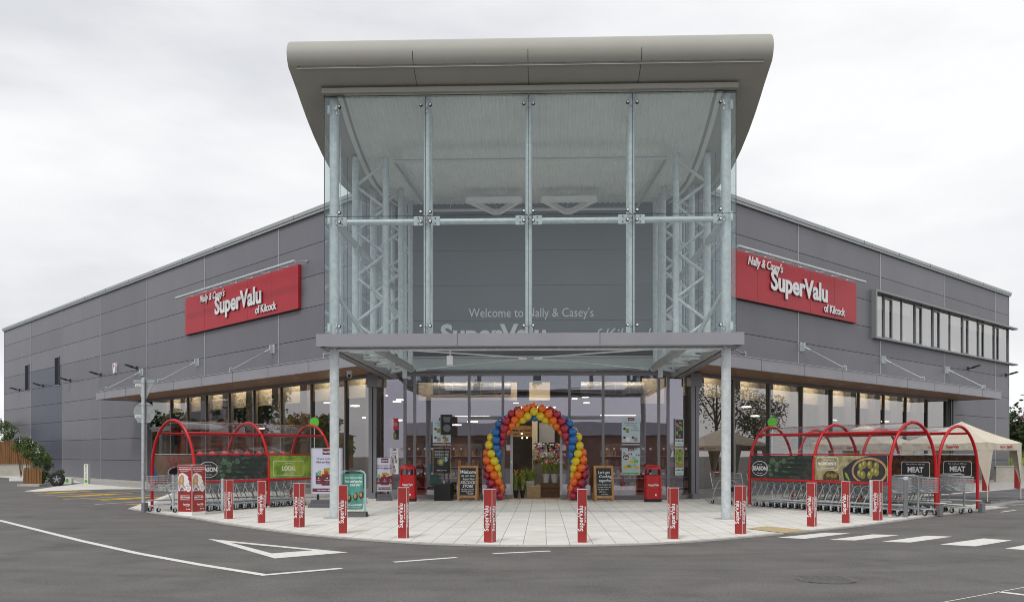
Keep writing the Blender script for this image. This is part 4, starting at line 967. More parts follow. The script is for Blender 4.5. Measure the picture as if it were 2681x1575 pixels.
# ------------------------------------------------------------------ trolley shelters
def pic_veg(g, X, w_, z0, z1, logo):       # printed dark vegetables
    g.box(0, -.004, z0, w_, .004, z1, 'veg', X)
    random.seed(5)
    for k in range(26):
        cx = w_ * random.uniform(.30, .72); cz = z0 + (z1 - z0) * random.uniform(.1, .98); r_ = random.uniform(.04, .11)
        g.ell(cx, min(max(cz, z0 + .11), z1 - .11), r_, r_ * random.uniform(.5, .95), -.0048 - k * .0001, -.004, 'kale', 7, X, random.uniform(0, 3))
    for k in range(4): g.ell(w_ * (.62 + .06 * k), z0 + (z1 - z0) * (.2 + .2 * k), w_ * .22, .05, -.0078, -.0045, 'courgette', 18, X)
    if logo:
        cx, cz = w_ * .16, z0 + .28; g.ell(cx, cz, .33, .22, -.009, -.004, 'white', 26, X); g.ell(cx, cz, .315, .205, -.0095, -.004, 'chalk', 26, X)
        g.text(logo, cx, cz - .055, .165, 'white', -.0105, X=X, bold=.035, align='CENTER', xs=.95); g.text('IF IT IS IN', cx, cz + .10, .045, 'white', -.0105, X=X, align='CENTER'); g.text("it's in store", cx, cz - .15, .05, 'white', -.0105, X=X, align='CENTER')
def tag_frame(g, X, x0, x1, z0, z1, big, top, bot, fill, size):
    for (a, b, c, d, dy, k) in ((x0, z0, x1, z1, -.006, 'white'), (x0 + .012, z0 + .012, x1 - .012, z1 - .012, -.0065, fill)):
        e_ = .04; g.slab([(a + e_, b), (c - e_, b), (c, b + e_), (c, d - e_), (c - e_, d), (a + e_, d), (a, d - e_), (a, b + e_)], dy, -.003, k, X)
    g.text(big, (x0 + x1) / 2, (z0 + z1) / 2 - size * .36, size, 'white', -.0075, X=X, bold=.035, align='CENTER', xs=.95)
    g.text(top, (x0 + x1) / 2, z1 - .085, .05, 'white', -.0075, X=X, align='CENTER'); g.text(bot, (x0 + x1) / 2, z0 + .04, .05, 'white', -.0075, X=X, align='CENTER')
M['veg'] = mat('printed_vegetables', (.015, .018, .018), .25, 0, 0, 7, col2=(.055, .06, .055))
M['kale'] = mat('printed_kale', (.02, .06, .03), .3, 0, 0, 14, col2=(.12, .22, .12))
M['courgette'] = mat('printed_courgette', (.012, .028, .018), .3, 0, .3, 20)
M['lawn'] = mat('printed_meadow', (.13, .26, .02), .3, 0, 0, 3, col2=(.42, .55, .06))
M['carrot'] = mat('printed_root', (.20, .08, .03), .4, 0, .4, 30)
M['linen'] = mat('printed_linen', (.16, .13, .06), .3, 0, 0, 4, col2=(.50, .45, .26))
M['olive'] = mat('printed_olive', (.22, .19, .04), .3, 0, .25, 8)
M['olivehi'] = mat('printed_olive_light', (.45, .42, .18), .3)
M['navy'] = mat('printed_navy_cloth', (.03, .025, .04), .4, 0, .4, 12)
M['tan'] = mat('printed_bowl', (.42, .25, .12), .4, 0, .3, 14)
M['meat'] = mat('printed_meat', (.02, .012, .01), .3, 0, 0, 9, col2=(.13, .06, .03))
M['ham'] = mat('printed_board', (.36, .25, .18), .3, 0, .15, 5)
M['pink'] = mat('printed_ham', (.45, .16, .16), .3, 0, .3, 20)
PZ0, PZ1 = .87, 1.53
def pic_olives(g, X, w_):
    g.box(0, -.004, PZ0, w_, .004, PZ1, 'linen', X)
    g.slab([(w_ * .42, PZ0), (w_ * .99, PZ0), (w_ * .99, PZ1), (w_ * .75, PZ1 - .0), (w_ * .55, PZ1 - .12), (w_ * .40, PZ0 + .3)], -.0046, -.004, 'navy', X)
    cx, cz = w_ * .76, PZ0 + .26; P = [(cx + .56 * cos(a), cz + .36 * sin(a)) for a in [2 * pi * i / 30 for i in range(30)]]
    def clip(P): return [(min(max(x, .01), w_ - .01), min(max(z, PZ0 + .005), PZ1 - .005)) for x, z in P]
    g.slab(clip(P), -.0052, -.004, 'tan', X); P = [(cx + .50 * cos(a), cz + .30 * sin(a)) for a in [2 * pi * i / 30 for i in range(30)]]; g.slab(clip(P), -.0058, -.004, 'chalk', X)
    for k, (dx, dz, a) in enumerate(((-.26, .12, .3), (-.16, .17, .1), (.02, .17, 0), (.22, .14, .2), (-.3, -.06, .2), (-.2, -.1, 0), (.02, -.1, 0), (.12, .0, .3), (.22, -.02, 0))):
        g.ell(cx + dx, cz + dz, .085, .105, -.0062 - k * .0002, -.004, 'olive', 16, X); g.ell(cx + dx - .02, cz + dz + .03, .03, .045, -.0082, -.004, 'olivehi', 12, X)
    P = [(w_ * .24 + .28 * cos(a), PZ0 + .06 + .2 * sin(a)) for a in [2 * pi * i / 20 for i in range(20)]]; g.slab(clip(P), -.0052, -.004, 'meat', X)
    for dx in (-.1, .04, .14): g.ell(w_ * .24 + dx, PZ0 + .13, .07, .06, -.0058, -.004, 'olive', 12, X)
    g.slab([(w_ * .43, PZ0 + .22), (w_ * .46, PZ0 + .2), (w_ * .5, PZ0 + .04), (w_ * .49, PZ0 + .01), (w_ * .45, PZ0 + .09)], -.0058, -.004, 'lawn', X)
    tag_frame(g, X, w_ * .03, w_ * .34, PZ0 + .27, PZ1 - .04, 'INGREDIENTS', 'Outstanding', 'for memorable meals', 'linen', .105)
def pic_local(g, X, w_):
    g.box(0, -.004, PZ0, w_, .004, PZ1, 'lawn', X)
    for k in range(3): g.slab([(w_ * .72 + k * .1, PZ0 + .12), (w_ * .75 + k * .09, PZ0 + .10), (w_ * .98, PZ1 - .16), (w_ * .93, PZ1 - .02), (w_ * .86 - k * .01, PZ1 - .08)], -.005 - k * .0004, -.004, 'carrot', X)
    tag_frame(g, X, w_ * .05, w_ * .55, PZ0 + .06, PZ0 + .5, 'LOCAL', 'Supporting', 'producers since 1979', 'lawn', .18)
def pic_meat(g, X, x0, x1, tagside):
    g.box(x0, -.004, PZ0, x1, .004, PZ1, 'meat', X)
    g.slab([(x0 + .1, PZ1 - .02), (x0 + .2, PZ0 + .15), (x0 + .5, PZ1 - .2), (x0 + .55, PZ1 - .02)], -.005, -.004, 'courgette', X)
    if tagside: tag_frame(g, X, x1 - 1.0, x1 - .12, PZ0 + .08, PZ0 + .50, 'MEAT', 'Farm to fork our 100% Irish', 'is a cut above the rest', 'chalk', .2)
def pic_ham(g, X, x0, x1):
    g.box(x0, -.004, PZ0, x1, .004, PZ1, 'ham', X)
    for k in range(3): g.slab([(x0 + .42 + k * .17, PZ1 - .02), (x0 + .52 + k * .17, PZ1 - .02), (x0 + .66 + k * .14, PZ1 - .38), (x0 + .56 + k * .14, PZ1 - .36)], -.005, -.004, 'pink', X)
    g.ell(x0 + .75, PZ0 + .18, .3, .17, -.005, -.004, 'white', 22, X); g.ell(x0 + .75, PZ0 + .18, .26, .14, -.0055, -.004, 'navy', 22, X)
    g.slab([(x0, PZ0), (x0 + .16, PZ0), (x0, PZ0 + .4)], -.005, -.004, 'blue', X)
def shelter(lab, org, ang, w_, bays, bl, H_, side, name='trolley_shelter'):
    s = thing(name, lab, 'trolley shelter', *org, .02, ang, 'red trolley shelters'); n = bays + 1
    zc = 1.1; hr = H_ - zc - .03
    for i in range(n):
        y = i * bl; pts = [(0, y, 0), (0, y, zc)] + [(w_ / 2 - w_ / 2 * cos(a), y, zc + hr * sin(a)) for a in [pi * j / 22 for j in range(1, 22)]] + [(w_, y, zc), (w_, y, 0)]
        g = MB(); g.tube(pts, .042, 'red', 12); g.build('hoop', s, smooth=True)
        g = MB()
        for x in (0, w_): g.tube([(x, y, .0), (x, y, .06)], .052, 'galv', 10); g.box(x - .1, y - .08, 0, x + .1, y + .08, .012, 'galv')
        g.build('foot_plate', s)
    def xz(z): a = math.asin(min(1, (z - zc) / hr)) if z > zc else 0; return w_ / 2 - w_ / 2 * cos(a)
    L_ = bays * bl
    for z, r_ in ((2.14, .033), (1.56, .018), (.82, .033)):
        for sd in (0, 1):
            x = xz(z) if not sd else w_ - xz(z)
            g = MB(); g.tube([(x, 0, z), (x, L_, z)], r_, 'red' if not (z == 1.56 and sd != side) else 'galv', 8); g.build('rail', s, smooth=True)
    for i in range(bays):
        g = MB(); N_ = 16; a0 = math.asin((1.58 - zc) / hr); A2 = [a0 + (pi - 2 * a0) * j / N_ for j in range(N_ + 1)]
        y0, y1 = i * bl + .05, (i + 1) * bl - .05
        vs = [(w_ / 2 - (w_ / 2 - .01) * cos(a), y, zc + (hr - .01) * sin(a)) for y in (y0, y1) for a in A2]
        g.add(vs, [(j, j + 1, N_ + 2 + j, N_ + 1 + j) for j in range(N_)], 'poly'); g.build('roof_sheet', s, smooth=True)
    # pictures: side = 0 near side is x=0 (viewer looks +x) ; side = 1 near side is x=w (viewer looks -x)
    R = Matrix.Rotation(-pi / 2 if side == 0 else pi / 2, 4, 'Z')
    for i in range(bays):
        xn = 0 if side == 0 else w_; xf = w_ - xn; e_ = .035
        y_left = (i + 1) * bl - .05 if side == 0 else i * bl + .05
        Xn = Matrix.Translation((xn + (e_ if side else -e_) * 0, y_left, 0)) @ R; Xf = Matrix.Translation((xf, y_left, 0)) @ R; w2 = bl - .1
        g = MB()
        if side == 0: (pic_olives(g, Xn, w2) if i == 0 else pic_veg(g, Xn, w2, PZ0, PZ1, 'SEASON'))
        else: (pic_veg(g, Xn, w2, PZ0, PZ1, 'SEASON') if i == 0 else pic_local(g, Xn, w2))
        g.build('picture_panel', s)
        g = MB()
        if side == 0: pic_meat(g, Xf, 0, w2, i == 0)
        else: pic_ham(g, Xf, 0, w2)
        g.build('picture_panel', s)
    for x in (.18, w_ - .18):
        g = MB(); g.tube([(x, -.25, .30), (x, L_ + .3, .22)], .022, 'galv', 8); g.build('guide_rail', s, smooth=True)
    g = MB(); g.box(w_ - .3 if side == 0 else .0, -.34, .0, w_ - .16 if side == 0 else .14, -.22, .24, 'frame'); g.build('bumper_bracket', s)
    g = MB(); x = .5 if side == 0 else w_ - .5
    g.tube([(x, 1.1, .02), (x, 1.1, .95), (x + .0, 1.0, 1.02), (x, -.1 + .6, 1.02)], .028, 'galv', 8) if False else None
    if side == 0:
        g.tube([(1.0, -.05, .0), (1.0, -.05, .90), (.94, -.05, 1.0), (.85, -.05, 1.03), (.1, -.05, 1.03)], .026, 'galvd', 8); g.build('stop_bar', s, smooth=True)
    else:
        g.tube([(.85, .05, .0), (.85, .05, 1.0)], .03, 'galv', 8); g.build('stop_bar', s, smooth=True)
    return s
shelter('red hooped trolley shelter left of the entrance, with clear arched roof', OL1, AL, W_L, 2, 2.6, 2.52, 1)
shelter('near red trolley shelter right of the entrance, with the season and olive pictures', OR1, AR, 1.75, 2, 2.5, 2.42, 0)
shelter('far red trolley shelter at the right, mostly behind the near one', OR2, AR, 1.65, 2, 2.5, 2.36, 0)

# ------------------------------------------------------------------ round green signs on thin posts
for a, b, lab in ((*at(823, 29.6), 'round green sign on a thin post behind the left trolley shelter'), (*at(2022, 29.5), 'round green sign on a thin post behind the right trolley shelter')):
    o = thing('round_sign', lab, 'sign', a, b, .02, 0); g = MB(); g.tube([(0, 0, 0), (0, 0, 2.5)], .012, 'white', 8); g.build('post', o)
    g = MB(); g.ell(0, 2.62, .155, .17, -.02, .02, 'green', 24); g.build('disc', o)

# ------------------------------------------------------------------ boards and stands
def aboard(lab, a, b, rot, w_, h, lines):
    o = thing('blackboard', lab, 'blackboard', a, b, .022, rot, 'wooden A-boards by the door')
    tilt = radians(9)
    for k, sg_ in enumerate((1, -1)):
        X_ = Matrix.Translation((0, 0, 0)) @ Matrix.Rotation(0 if k == 0 else pi, 4, 'Z') @ Matrix.Translation((0, -.22, 0)) @ Matrix.Rotation(-tilt, 4, 'X')
        g = MB(); 
        for x in (-1, 1): g.box(x * w_ / 2, 0, 0, x * (w_ / 2 - .075), .03, h, 'wood', X_)
        g.box(-w_ / 2 + .0751, 0, h - .085, w_ / 2 - .0751, .03, h, 'wood', X_); g.box(-w_ / 2 + .0751, 0, .10, w_ / 2 - .0751, .03, .19, 'wood', X_)
        g.build('frame', o)
        g = MB(); g.box(-w_ / 2 + .0755, .008, .191, w_ / 2 - .0755, .025, h - .086, 'chalk', X_); bd = g.build('board', o)
        if k == 0:
            g = MB()
            for (tx_, x, z, sz, bo, al) in lines: g.text(tx_, x, z, sz, 'white', .006, X=X_, bold=bo, shear=.25, align=al, xs=.9)
            g.build('writing', bd)
    return o
aboard('wooden blackboard sign reading Welcome, left of the balloon arch', -2.17, 8.15, -.08, .68, 1.2, [('Welcome', 0, .93, .16, .03, 'CENTER'), ('to our new', 0, .82, .11, .012, 'CENTER'), ('SuperValu', .02, .71, .11, .012, 'CENTER'),
    ('KILCOCK', .0, .58, .13, .025, 'CENTER'), ('STORE', 0, .46, .13, .025, 'CENTER'), ('we hope you enjoy', 0, .38, .062, .008, 'CENTER'), ('shopping with us...', 0, .32, .062, .008, 'CENTER'), ('Nally, Casey', .08, .26, .055, .01, 'CENTER'), ('and staff', .1, .21, .05, .01, 'CENTER')])
aboard("wooden blackboard sign about cooking together, right of the balloon arch", 2.37, 8.15, .12, .66, 1.2, [("Let's get", -.2, .93, .13, .01, 'LEFT'), ('Cooking', -.17, .79, .14, .012, 'LEFT'), ('together...', -.18, .65, .14, .012, 'LEFT'),
    ('if you have great tips', -.22, .54, .06, .006, 'LEFT'), ('or great recipes why', -.22, .46, .06, .006, 'LEFT'), ('not share them', -.22, .38, .065, .006, 'LEFT'), ('with us.....', -.18, .30, .07, .006, 'LEFT'), ('#nallyandcaseys', -.1, .23, .04, .004, 'LEFT')])
def value_poster(g, X, w_, z0, z1):
    h = z1 - z0; f = h / 1.35
    g.box(-w_ / 2, -.03, z0, w_ / 2, -.022, z1, 'pale', X)
    g.box(-.12 * f, -.034, z1 - .17 * f, .17 * f, -.03, z1 - .0, 'maroon', X); g.text('SuperValu', .025 * f, z1 - .11 * f, .075 * f, 'white', -.0355, X=X, bold=.03, align='CENTER', xs=.8)
    g.text('Fill your trolley with', 0, z1 - .32 * f, .085 * f, 'greyp', -.0355, X=X, align='CENTER', xs=.86); g.text('Value you Really want', 0, z1 - .42 * f, .085 * f, 'maroon', -.0355, X=X, bold=.012, align='CENTER', xs=.86)
    g.box(-.02 * f, -.0345, z1 - .45 * f, .17 * f, -.03, z1 - .442 * f, 'maroon', X)
    random.seed(9)
    for k in range(26):
        x = random.uniform(-.33, .33) * f; zt = (.56 + .12 * abs(x / .33 / f) + random.uniform(0, .08)) * f; c_ = random.choice(['green', 'yellow', 'signred', 'white', 'blue', 'leafp', 'wood'])
        g.box(x - .03 * f, -.0335 - k * .00005, z1 - (zt + .2 * f), x + .03 * f, -.03, z1 - zt, c_, X)
    g.ell(.06 * f, z1 - .64 * f, .08 * f, .07 * f, -.0352, -.03, 'leafp', 14, X); g.ell(0, z1 - .72 * f, .07 * f, .06 * f, -.0356, -.03, 'signred', 14, X)
    g.slab([(-.33 * f, z1 - 1.06 * f), (-.15 * f, z1 - 1.06 * f), (-.15 * f, z1 - 1.10 * f), (.19 * f, z1 - 1.10 * f), (.19 * f, z1 - 1.04 * f), (.34 * f, z1 - 1.04 * f), (.34 * f, z1 - .72 * f), (.17 * f, z1 - .72 * f), (.17 * f, z1 - .76 * f), (-.15 * f, z1 - .76 * f), (-.15 * f, z1 - .82 * f), (-.33 * f, z1 - .80 * f)], -.037, -.03, 'maroon', X)
    for x, t1_ in ((-.24, 'QUALITY'), (.02, 'FRESH FOOD'), (.26, 'VALUE')): g.ell(x * f, z1 - .88 * f, .018 * f, .018 * f, -.0385, -.03, 'white', 10, X); g.text(t1_, x * f, z1 - .95 * f, .028 * f, 'white', -.0385, X=X, align='CENTER', bold=.02); g.text('for less', x * f, z1 - 1.0 * f, .022 * f, 'white', -.0385, X=X, align='CENTER')
    g.box(-w_ / 2 + .005, -.034, z0 + .055 * f, w_ / 2 - .005, -.03, z0 + .16 * f, 'maroon', X); g.text('We believe in Real Value', 0, z0 + .088 * f, .055 * f, 'white', -.0355, X=X, align='CENTER', bold=.015)
def pstand(lab, a, b, rot, w_, z0, z1):
    o = thing('poster_stand', lab, 'poster stand', a, b, .022, rot, 'poster stands with lilac posters')
    g = MB(); t_ = .045
    g.slab([(-w_ / 2 - .01, z0 - .03), (w_ / 2 + .01, z0 - .03), (w_ / 2 + .03, z0), (w_ / 2 + .03, z1), (w_ / 2 + .01, z1 + .03), (-w_ / 2 - .01, z1 + .03), (-w_ / 2 - .03, z1), (-w_ / 2 - .03, z0)], -.02, .04, 'trim'); g.build('frame', o)
    g = MB(); value_poster(g, Matrix.Identity(4), w_ - .03, z0, z1); g.build('poster', o)
    for x in (-w_ * .3, w_ * .3):
        g = MB(); g.tube([(x, 0, .2), (x, 0, z0 - .02)], .035, 'black', 10); g.build('spring', o)
    g = MB(); bw = w_ / 2 + .06
    for y0, y1, h0 in ((-.34, -.3, .04), (-.3, -.12, .12), (-.12, .12, .22), (.12, .3, .12), (.3, .34, .04)): g.add([(-bw, y0, 0), (bw, y0, 0), (bw, y1, 0), (-bw, y1, 0), (-bw + .06, y0 + .0, h0), (bw - .06, y0, h0), (bw - .06, y1, h0), (-bw + .06, y1, h0)], [(3, 2, 1, 0), (4, 5, 6, 7), (0, 1, 5, 4), (1, 2, 6, 5), (2, 3, 7, 6), (3, 0, 4, 7)], 'greyp')
    g.build('base', o); return o
pstand('large poster stand with a maroon shopping bag poster, left of the steel column', -6.05, 4.35, -.02, .88, .40, 1.72)
pstand('small poster stand with a maroon bag poster, left of the red litter bin', -5.02, 8.15, .18, .44, .32, 1.42)
o = thing('pavement_sign', 'green swinging coffee sign in an aqua tube frame, behind the left steel column', 'pavement sign', -4.42, .42, .022, .04)
g = MB(); w_ = .60; g.tube([(-w_ / 2, 0, .06), (-w_ / 2, 0, 1.05), (-w_ / 2 + .04, 0, 1.12), (-w_ / 2 + .12, 0, 1.15), (w_ / 2 - .12, 0, 1.15), (w_ / 2 - .04, 0, 1.12), (w_ / 2, 0, 1.05), (w_ / 2, 0, .06)], .025, 'aqua', 10); g.build('frame', o, smooth=True)
g = MB(); g.slab([(-.24, .2), (-.22, .18), (.22, .18), (.24, .2), (.24, 1.06), (.22, 1.08), (-.22, 1.08), (-.24, 1.06)], -.01, .01, 'teal')
g.text('Know there, how that?', 0, .96, .062, 'white', -.013, align='CENTER', shear=.3, bold=.02, xs=.75); g.text("Not until you've", 0, .86, .085, 'white', -.013, align='CENTER', shear=.3, bold=.03, xs=.75); g.text('tried this!', .04, .77, .085, 'white', -.013, align='CENTER', shear=.3, bold=.03, xs=.8)
for x, z in ((.06, .5), (.2, .54), (-.1, .46)): g.ell(x, z, .06, .10, -.013, -.009, 'meat', 16); g.ell(x - .01, z + .02, .035, .06, -.0145, -.009, 'tan', 12)
g.text('FRANK and HONEST', 0, .27, .062, 'white', -.013, align='CENTER', bold=.03, xs=.8); g.text('GOURMET COFFEE COMPANY', 0, .22, .028, 'white', -.013, align='CENTER'); g.build('board', o)
g = MB()
for x in (-.16, .16): g.tube([(x, 0, 1.07), (x, 0, 1.14)], .008, 'black', 6)
g.build('hook', o)
g = MB(); g.add([(-.36, -.22, 0), (.36, -.22, 0), (.36, .22, 0), (-.36, .22, 0), (-.33, -.16, .12), (.33, -.16, .12), (.33, .16, .12), (-.33, .16, .12)], [(3, 2, 1, 0), (4, 5, 6, 7), (0, 1, 5, 4), (1, 2, 6, 5), (2, 3, 7, 6), (3, 0, 4, 7)], 'black'); g.build('base', o)

# promotional column with printed woman
o = thing('promotional_column', 'tall maroon printed square column with a smiling woman, at the left kerb', 'advertising column', -8.75, .95, .022, AL + radians(0) + radians(8))
h = .235; g = MB(); g.box(-h, -h, .09, h, h, 1.29, 'bollred'); g.build('body', o)
g = MB(); g.box(-h - .003, -h - .003, 0, h + .003, h + .003, .09, 'white')
for x in (-1, 1):
    for y in (-1, 1): g.box(x * (h - .004), y * (h - .004), .09, x * (h + .004), y * (h + .004), 1.29, 'white')
g.box(-h, -h, 1.29, h, h, 1.296, 'white'); g.build('trim', o)
for k in range(4):
    X_ = Matrix.Rotation(k * pi / 2, 4, 'Z') @ Matrix.Translation((0, -h, 0)); g = MB()
    g.text('INTRODUCING NEW CAR', 0, 1.215, .036, 'white', -.003, X=X_, align='CENTER', bold=.02, xs=.95); g.text('AND HOME INSURANCE', 0, 1.165, .040, 'white', -.003, X=X_, align='CENTER', bold=.05, xs=.93); g.text('FROM SUPERVALU', -.02, 1.12, .034, 'white', -.003, X=X_, align='CENTER')
    g.slab([(-.22, .62), (-.02, .62), (.14, .70), (.15, .95), (.05, 1.04), (-.08, 1.09), (-.19, 1.06), (-.225, .98)], -.0035, 0, 'white', X_)
    g.slab([(-.2, .68), (-.22, .85), (-.19, .98), (-.12, 1.04), (-.04, 1.02), (-.02, .9), (-.04, .8), (.02, .70)], -.0045, 0, 'hair', X_); g.ell(-.11, .915, .052, .075, -.0055, 0, 'skin', 18, X_)
    g.slab([(-.2, .66), (-.16, .76), (-.12, .80), (-.07, .76), (-.01, .66)], -.0052, 0, 'pale', X_)
    for x in (-.13, -.09): g.ell(x, .935, .007, .005, -.0062, 0, 'black', 8, X_)
    g.ell(-.11, .875, .02, .008, -.0062, 0, 'white', 10, X_); g.slab([(-.114, .9), (-.106, .9), (-.109, .925)], -.006, 0, 'tan', X_)
    g.ell(.15, .94, .045, .045, -.005, 0, 'signred', 14, X_); g.ell(.17, .83, .04, .04, -.005, 0, 'pink', 14, X_); g.ell(.12, .70, .095, .105, -.0052, 0, 'signred', 22, X_); g.ell(.12, .70, .088, .098, -.0056, 0, 'white', 22, X_)
    for q2, tt in enumerate(('The best value', 'in insurance', 'starts here')): g.text(tt, .12, .74 - q2 * .04, .022, 'maroon', -.0065, X=X_, align='CENTER')
    g.ell(-.1, .64, .055, .06, -.006, 0, 'maroon', 16, X_); g.text('\u20ac30', -.1, .625, .045, 'white', -.0068, X=X_, align='CENTER', bold=.03)
    g.text('CALL US FOR A QUOTE ON', 0, .50, .024, 'white', -.003, X=X_, align='CENTER', bold=.02); g.text('1890 719 425', 0, .44, .062, 'white', -.003, X=X_, align='CENTER', bold=.04, xs=.95); g.text('SuperValu.ie/insurance', 0, .395, .033, 'white', -.003, X=X_, align='CENTER', bold=.03)
    g.text('SuperValu', .05, .26, .062, 'white', -.003, X=X_, align='CENTER', bold=.03, xs=.9); g.text('insurance', .09, .225, .03, 'white', -.003, X=X_, align='CENTER')
    for x in (.06, .11, .16): g.ell(x, .16, .015, .015, -.004, 0, 'white', 10, X_)
    g.build('print', o)

# litter bins
def bin_(lab, a, b, rot):
    o = thing('litter_bin', lab, 'litter bin', a, b, .022, rot, 'red litter bins beside the entrance'); w_ = .29
    def ring(z, f, hf=1): 
        n = 28; return [(w_ * f * hf * (abs(cos(t)) ** .55) * (1 if cos(t) > 0 else -1), w_ * .92 * f * (abs(sin(t)) ** .55) * (1 if sin(t) > 0 else -1), z) for t in [2 * pi * i / n for i in range(n)]]
    n = 28; g = MB(); zs = [(.10, 1.0), (.3, .99), (.6, .97), (.88, .93)]; vs = sum([ring(z, f) for z, f in zs], [])
    fs = [(i * n + j, i * n + (j + 1) % n, (i + 1) * n + (j + 1) % n, (i + 1) * n + j) for i in range(len(zs) - 1) for j in range(n)]
    g.add(vs, fs, 'red'); g.build('body', o, smooth=True)
    g = MB()     # hood: posts at the four corners and a domed top, openings front and back
    zs = [(1.07, .88), (1.12, .86), (1.17, .80), (1.20, .66), (1.21, .3)]; vs = sum([ring(z, f) for z, f in zs], [])
    fs = [(i * n + j, i * n + (j + 1) % n, (i + 1) * n + (j + 1) % n, (i + 1) * n + j) for i in range(len(zs) - 1) for j in range(n)] + [tuple((len(zs) - 1) * n + j for j in range(n))]
    g.add(vs, fs, 'red')
    lo, hi = ring(.88, .93), ring(1.07, .88)
    for j in range(n):
        t = 2 * pi * (j + .5) / n
        if abs(sin(t)) < .80 or abs(cos(t)) > .66: g.add([lo[j], lo[(j + 1) % n], hi[(j + 1) % n], hi[j]], [(0, 1, 2, 3), (3, 2, 1, 0)], 'red')
    g.build('hood', o, smooth=True)
    g = MB(); r1, r2 = ring(.82, .88), ring(.9, .90); g.add(r1, [tuple(range(n))], 'black'); g.build('liner', o)
    g = MB(); vs = ring(0, .98) + ring(.10, 1.01); g.add(vs, [(j, (j + 1) % n, n + (j + 1) % n, n + j) for j in range(n)], 'black'); g.build('plinth', o, smooth=True)
    g = MB(); g.text('SuperValu', 0, .53, .095, 'white', -w_ * .90 - .006, align='CENTER', bold=.03, xs=.9, ext=.004); g.text('Real Food, Real People', 0, .50, .025, 'white', -w_ * .90 - .006, align='CENTER', ext=.004); g.box(.05, -w_ * .92 - .006, .2, .1, -w_ * .88, .26, 'white'); g.build('lettering', o)
    return o
bin_('red litter bin left of the entrance, between the small poster stand and the loudspeaker', -4.15, 7.75, .1)
bin_('red litter bin right of the entrance, beside the second blackboard', 3.97, 7.75, -.02)

# loudspeaker, pole and subwoofer
o = thing('subwoofer', 'black subwoofer box on the paving under the loudspeaker pole', 'loudspeaker', -2.95, 8.25, .022, -.12)
g = MB(); g.box(-.33, -.28, 0, .22, .28, .57, 'black'); g.build('cabinet', o)
g = MB(); g.box(-.30, -.284, .03, .19, -.28, .54, 'rubber'); g.build('grille', o)
g = MB(); g.tube([(-.05, 0, .57), (-.05, 0, 2.3)], .018, 'black', 10); g.tube([(-.05, 0, .57), (-.05, 0, .68)], .024, 'galv', 10); g.tube([(-.05, 0, 1.85), (-.05, 0, 2.3)], .0185, 'wood', 10); g.build('pole', o, smooth=True)
o = thing('loudspeaker', 'black loudspeaker on top of the pole beside the window posters', 'loudspeaker', -2.95, 8.25, 2.24, .32)
g = MB(); g.prism([(-.19, -.2), (.19, -.2), (.14, .18), (-.14, .18)], 0, .68, 'black'); g.build('cabinet', o)
g = MB(); g.slab([(-.16, .03), (.16, .03), (.16, .65), (-.16, .65)], -.206, -.201, 'rubber'); g.ell(0, .22, .13, .13, -.212, -.2, 'greyp', 20); g.slab([(-.1, .42), (.1, .42), (.13, .6), (-.13, .6)], -.21, -.2, 'greyp'); g.build('grille', o)
g = MB(); cb_ = [(0, .05, 0), (.05, .02, -.5), (.22, 0, -1.0), (.42, -.1, -1.5)]; g.tube(cb_, .007, 'black', 5); g.build('cable', o)

# ------------------------------------------------------------------ balloon arch
for nm, c_ in (('bal_y', (.82, .62, .02)), ('bal_o', (.90, .17, .01)), ('bal_r', (.42, .015, .045)), ('bal_b', (.01, .15, .45))):
    m = mat(nm + '_balloon', c_, .27, .05, spec=.6); m.node_tree.nodes['Principled BSDF'].inputs['Coat Weight'].default_value = .4; M[nm] = m
ar = thing('balloon_arch', 'arch of yellow, orange, red and blue balloons framing the open doors', 'balloon arch', .1, 8.55, .022)
path = [(-1.22, .0), (-1.27, .35), (-1.37, .83), (-1.40, 1.3), (-1.36, 1.8), (-1.12, 2.34), (-.77, 2.73), (-.36, 2.94), (.05, 3.01), (.45, 2.93), (.85, 2.71), (1.18, 2.40), (1.40, 2.0), (1.50, 1.6), (1.57, 1.19), (1.58, .78), (1.52, .35), (1.46, .0)]
seg = [0]
for i in range(1, len(path)): seg.append(seg[-1] + sqrt((path[i][0] - path[i - 1][0]) ** 2 + (path[i][1] - path[i - 1][1]) ** 2))
def pat(d):
    for i in range(1, len(path)):
        if d <= seg[i] or i == len(path) - 1:
            f = (d - seg[i - 1]) / (seg[i] - seg[i - 1]); x = path[i - 1][0] * (1 - f) + path[i][0] * f; z = path[i - 1][1] * (1 - f) + path[i][1] * f
            dx, dz = path[i][0] - path[i - 1][0], path[i][1] - path[i - 1][1]; l_ = sqrt(dx * dx + dz * dz); return x, z, dx / l_, dz / l_
g = MB(); g.tube([(x - .1, 0, z) for x, z in path], .012, 'white', 6); g.build('hoop', ar)
proto = {}; NB = 31; random.seed(21); LST = []
for i in range(NB):
    x, z, dx, dz = pat(.13 + (seg[-1] - .26) * i / (NB - 1)); kt = abs(i - (NB - 1) / 2)
    for k, a0 in (('bal_o', 0), ('bal_y', -90), ('bal_b', 180), ('bal_r', 90)):
        a = radians(a0 - 39 * kt); nx, nz = -dz, dx; rr = .19; s_ = random.uniform(1.05, 1.17)
        LST.append((sin(a) * rr, k, (x + nx * cos(a) * rr - .1, sin(a) * rr, max(z + nz * cos(a) * rr, .14)), s_, Vector((nx * cos(a), sin(a), nz * cos(a))).to_track_quat('Z', 'Y')))
LST.sort(key=lambda q_: q_[0])
pr_ = [(.002, -.125)] + [(.137 * sin(pi * i / 12), -.125 * cos(pi * i / 12) - (.012 if i < 3 else 0)) for i in range(1, 12)] + [(.002, .125)]
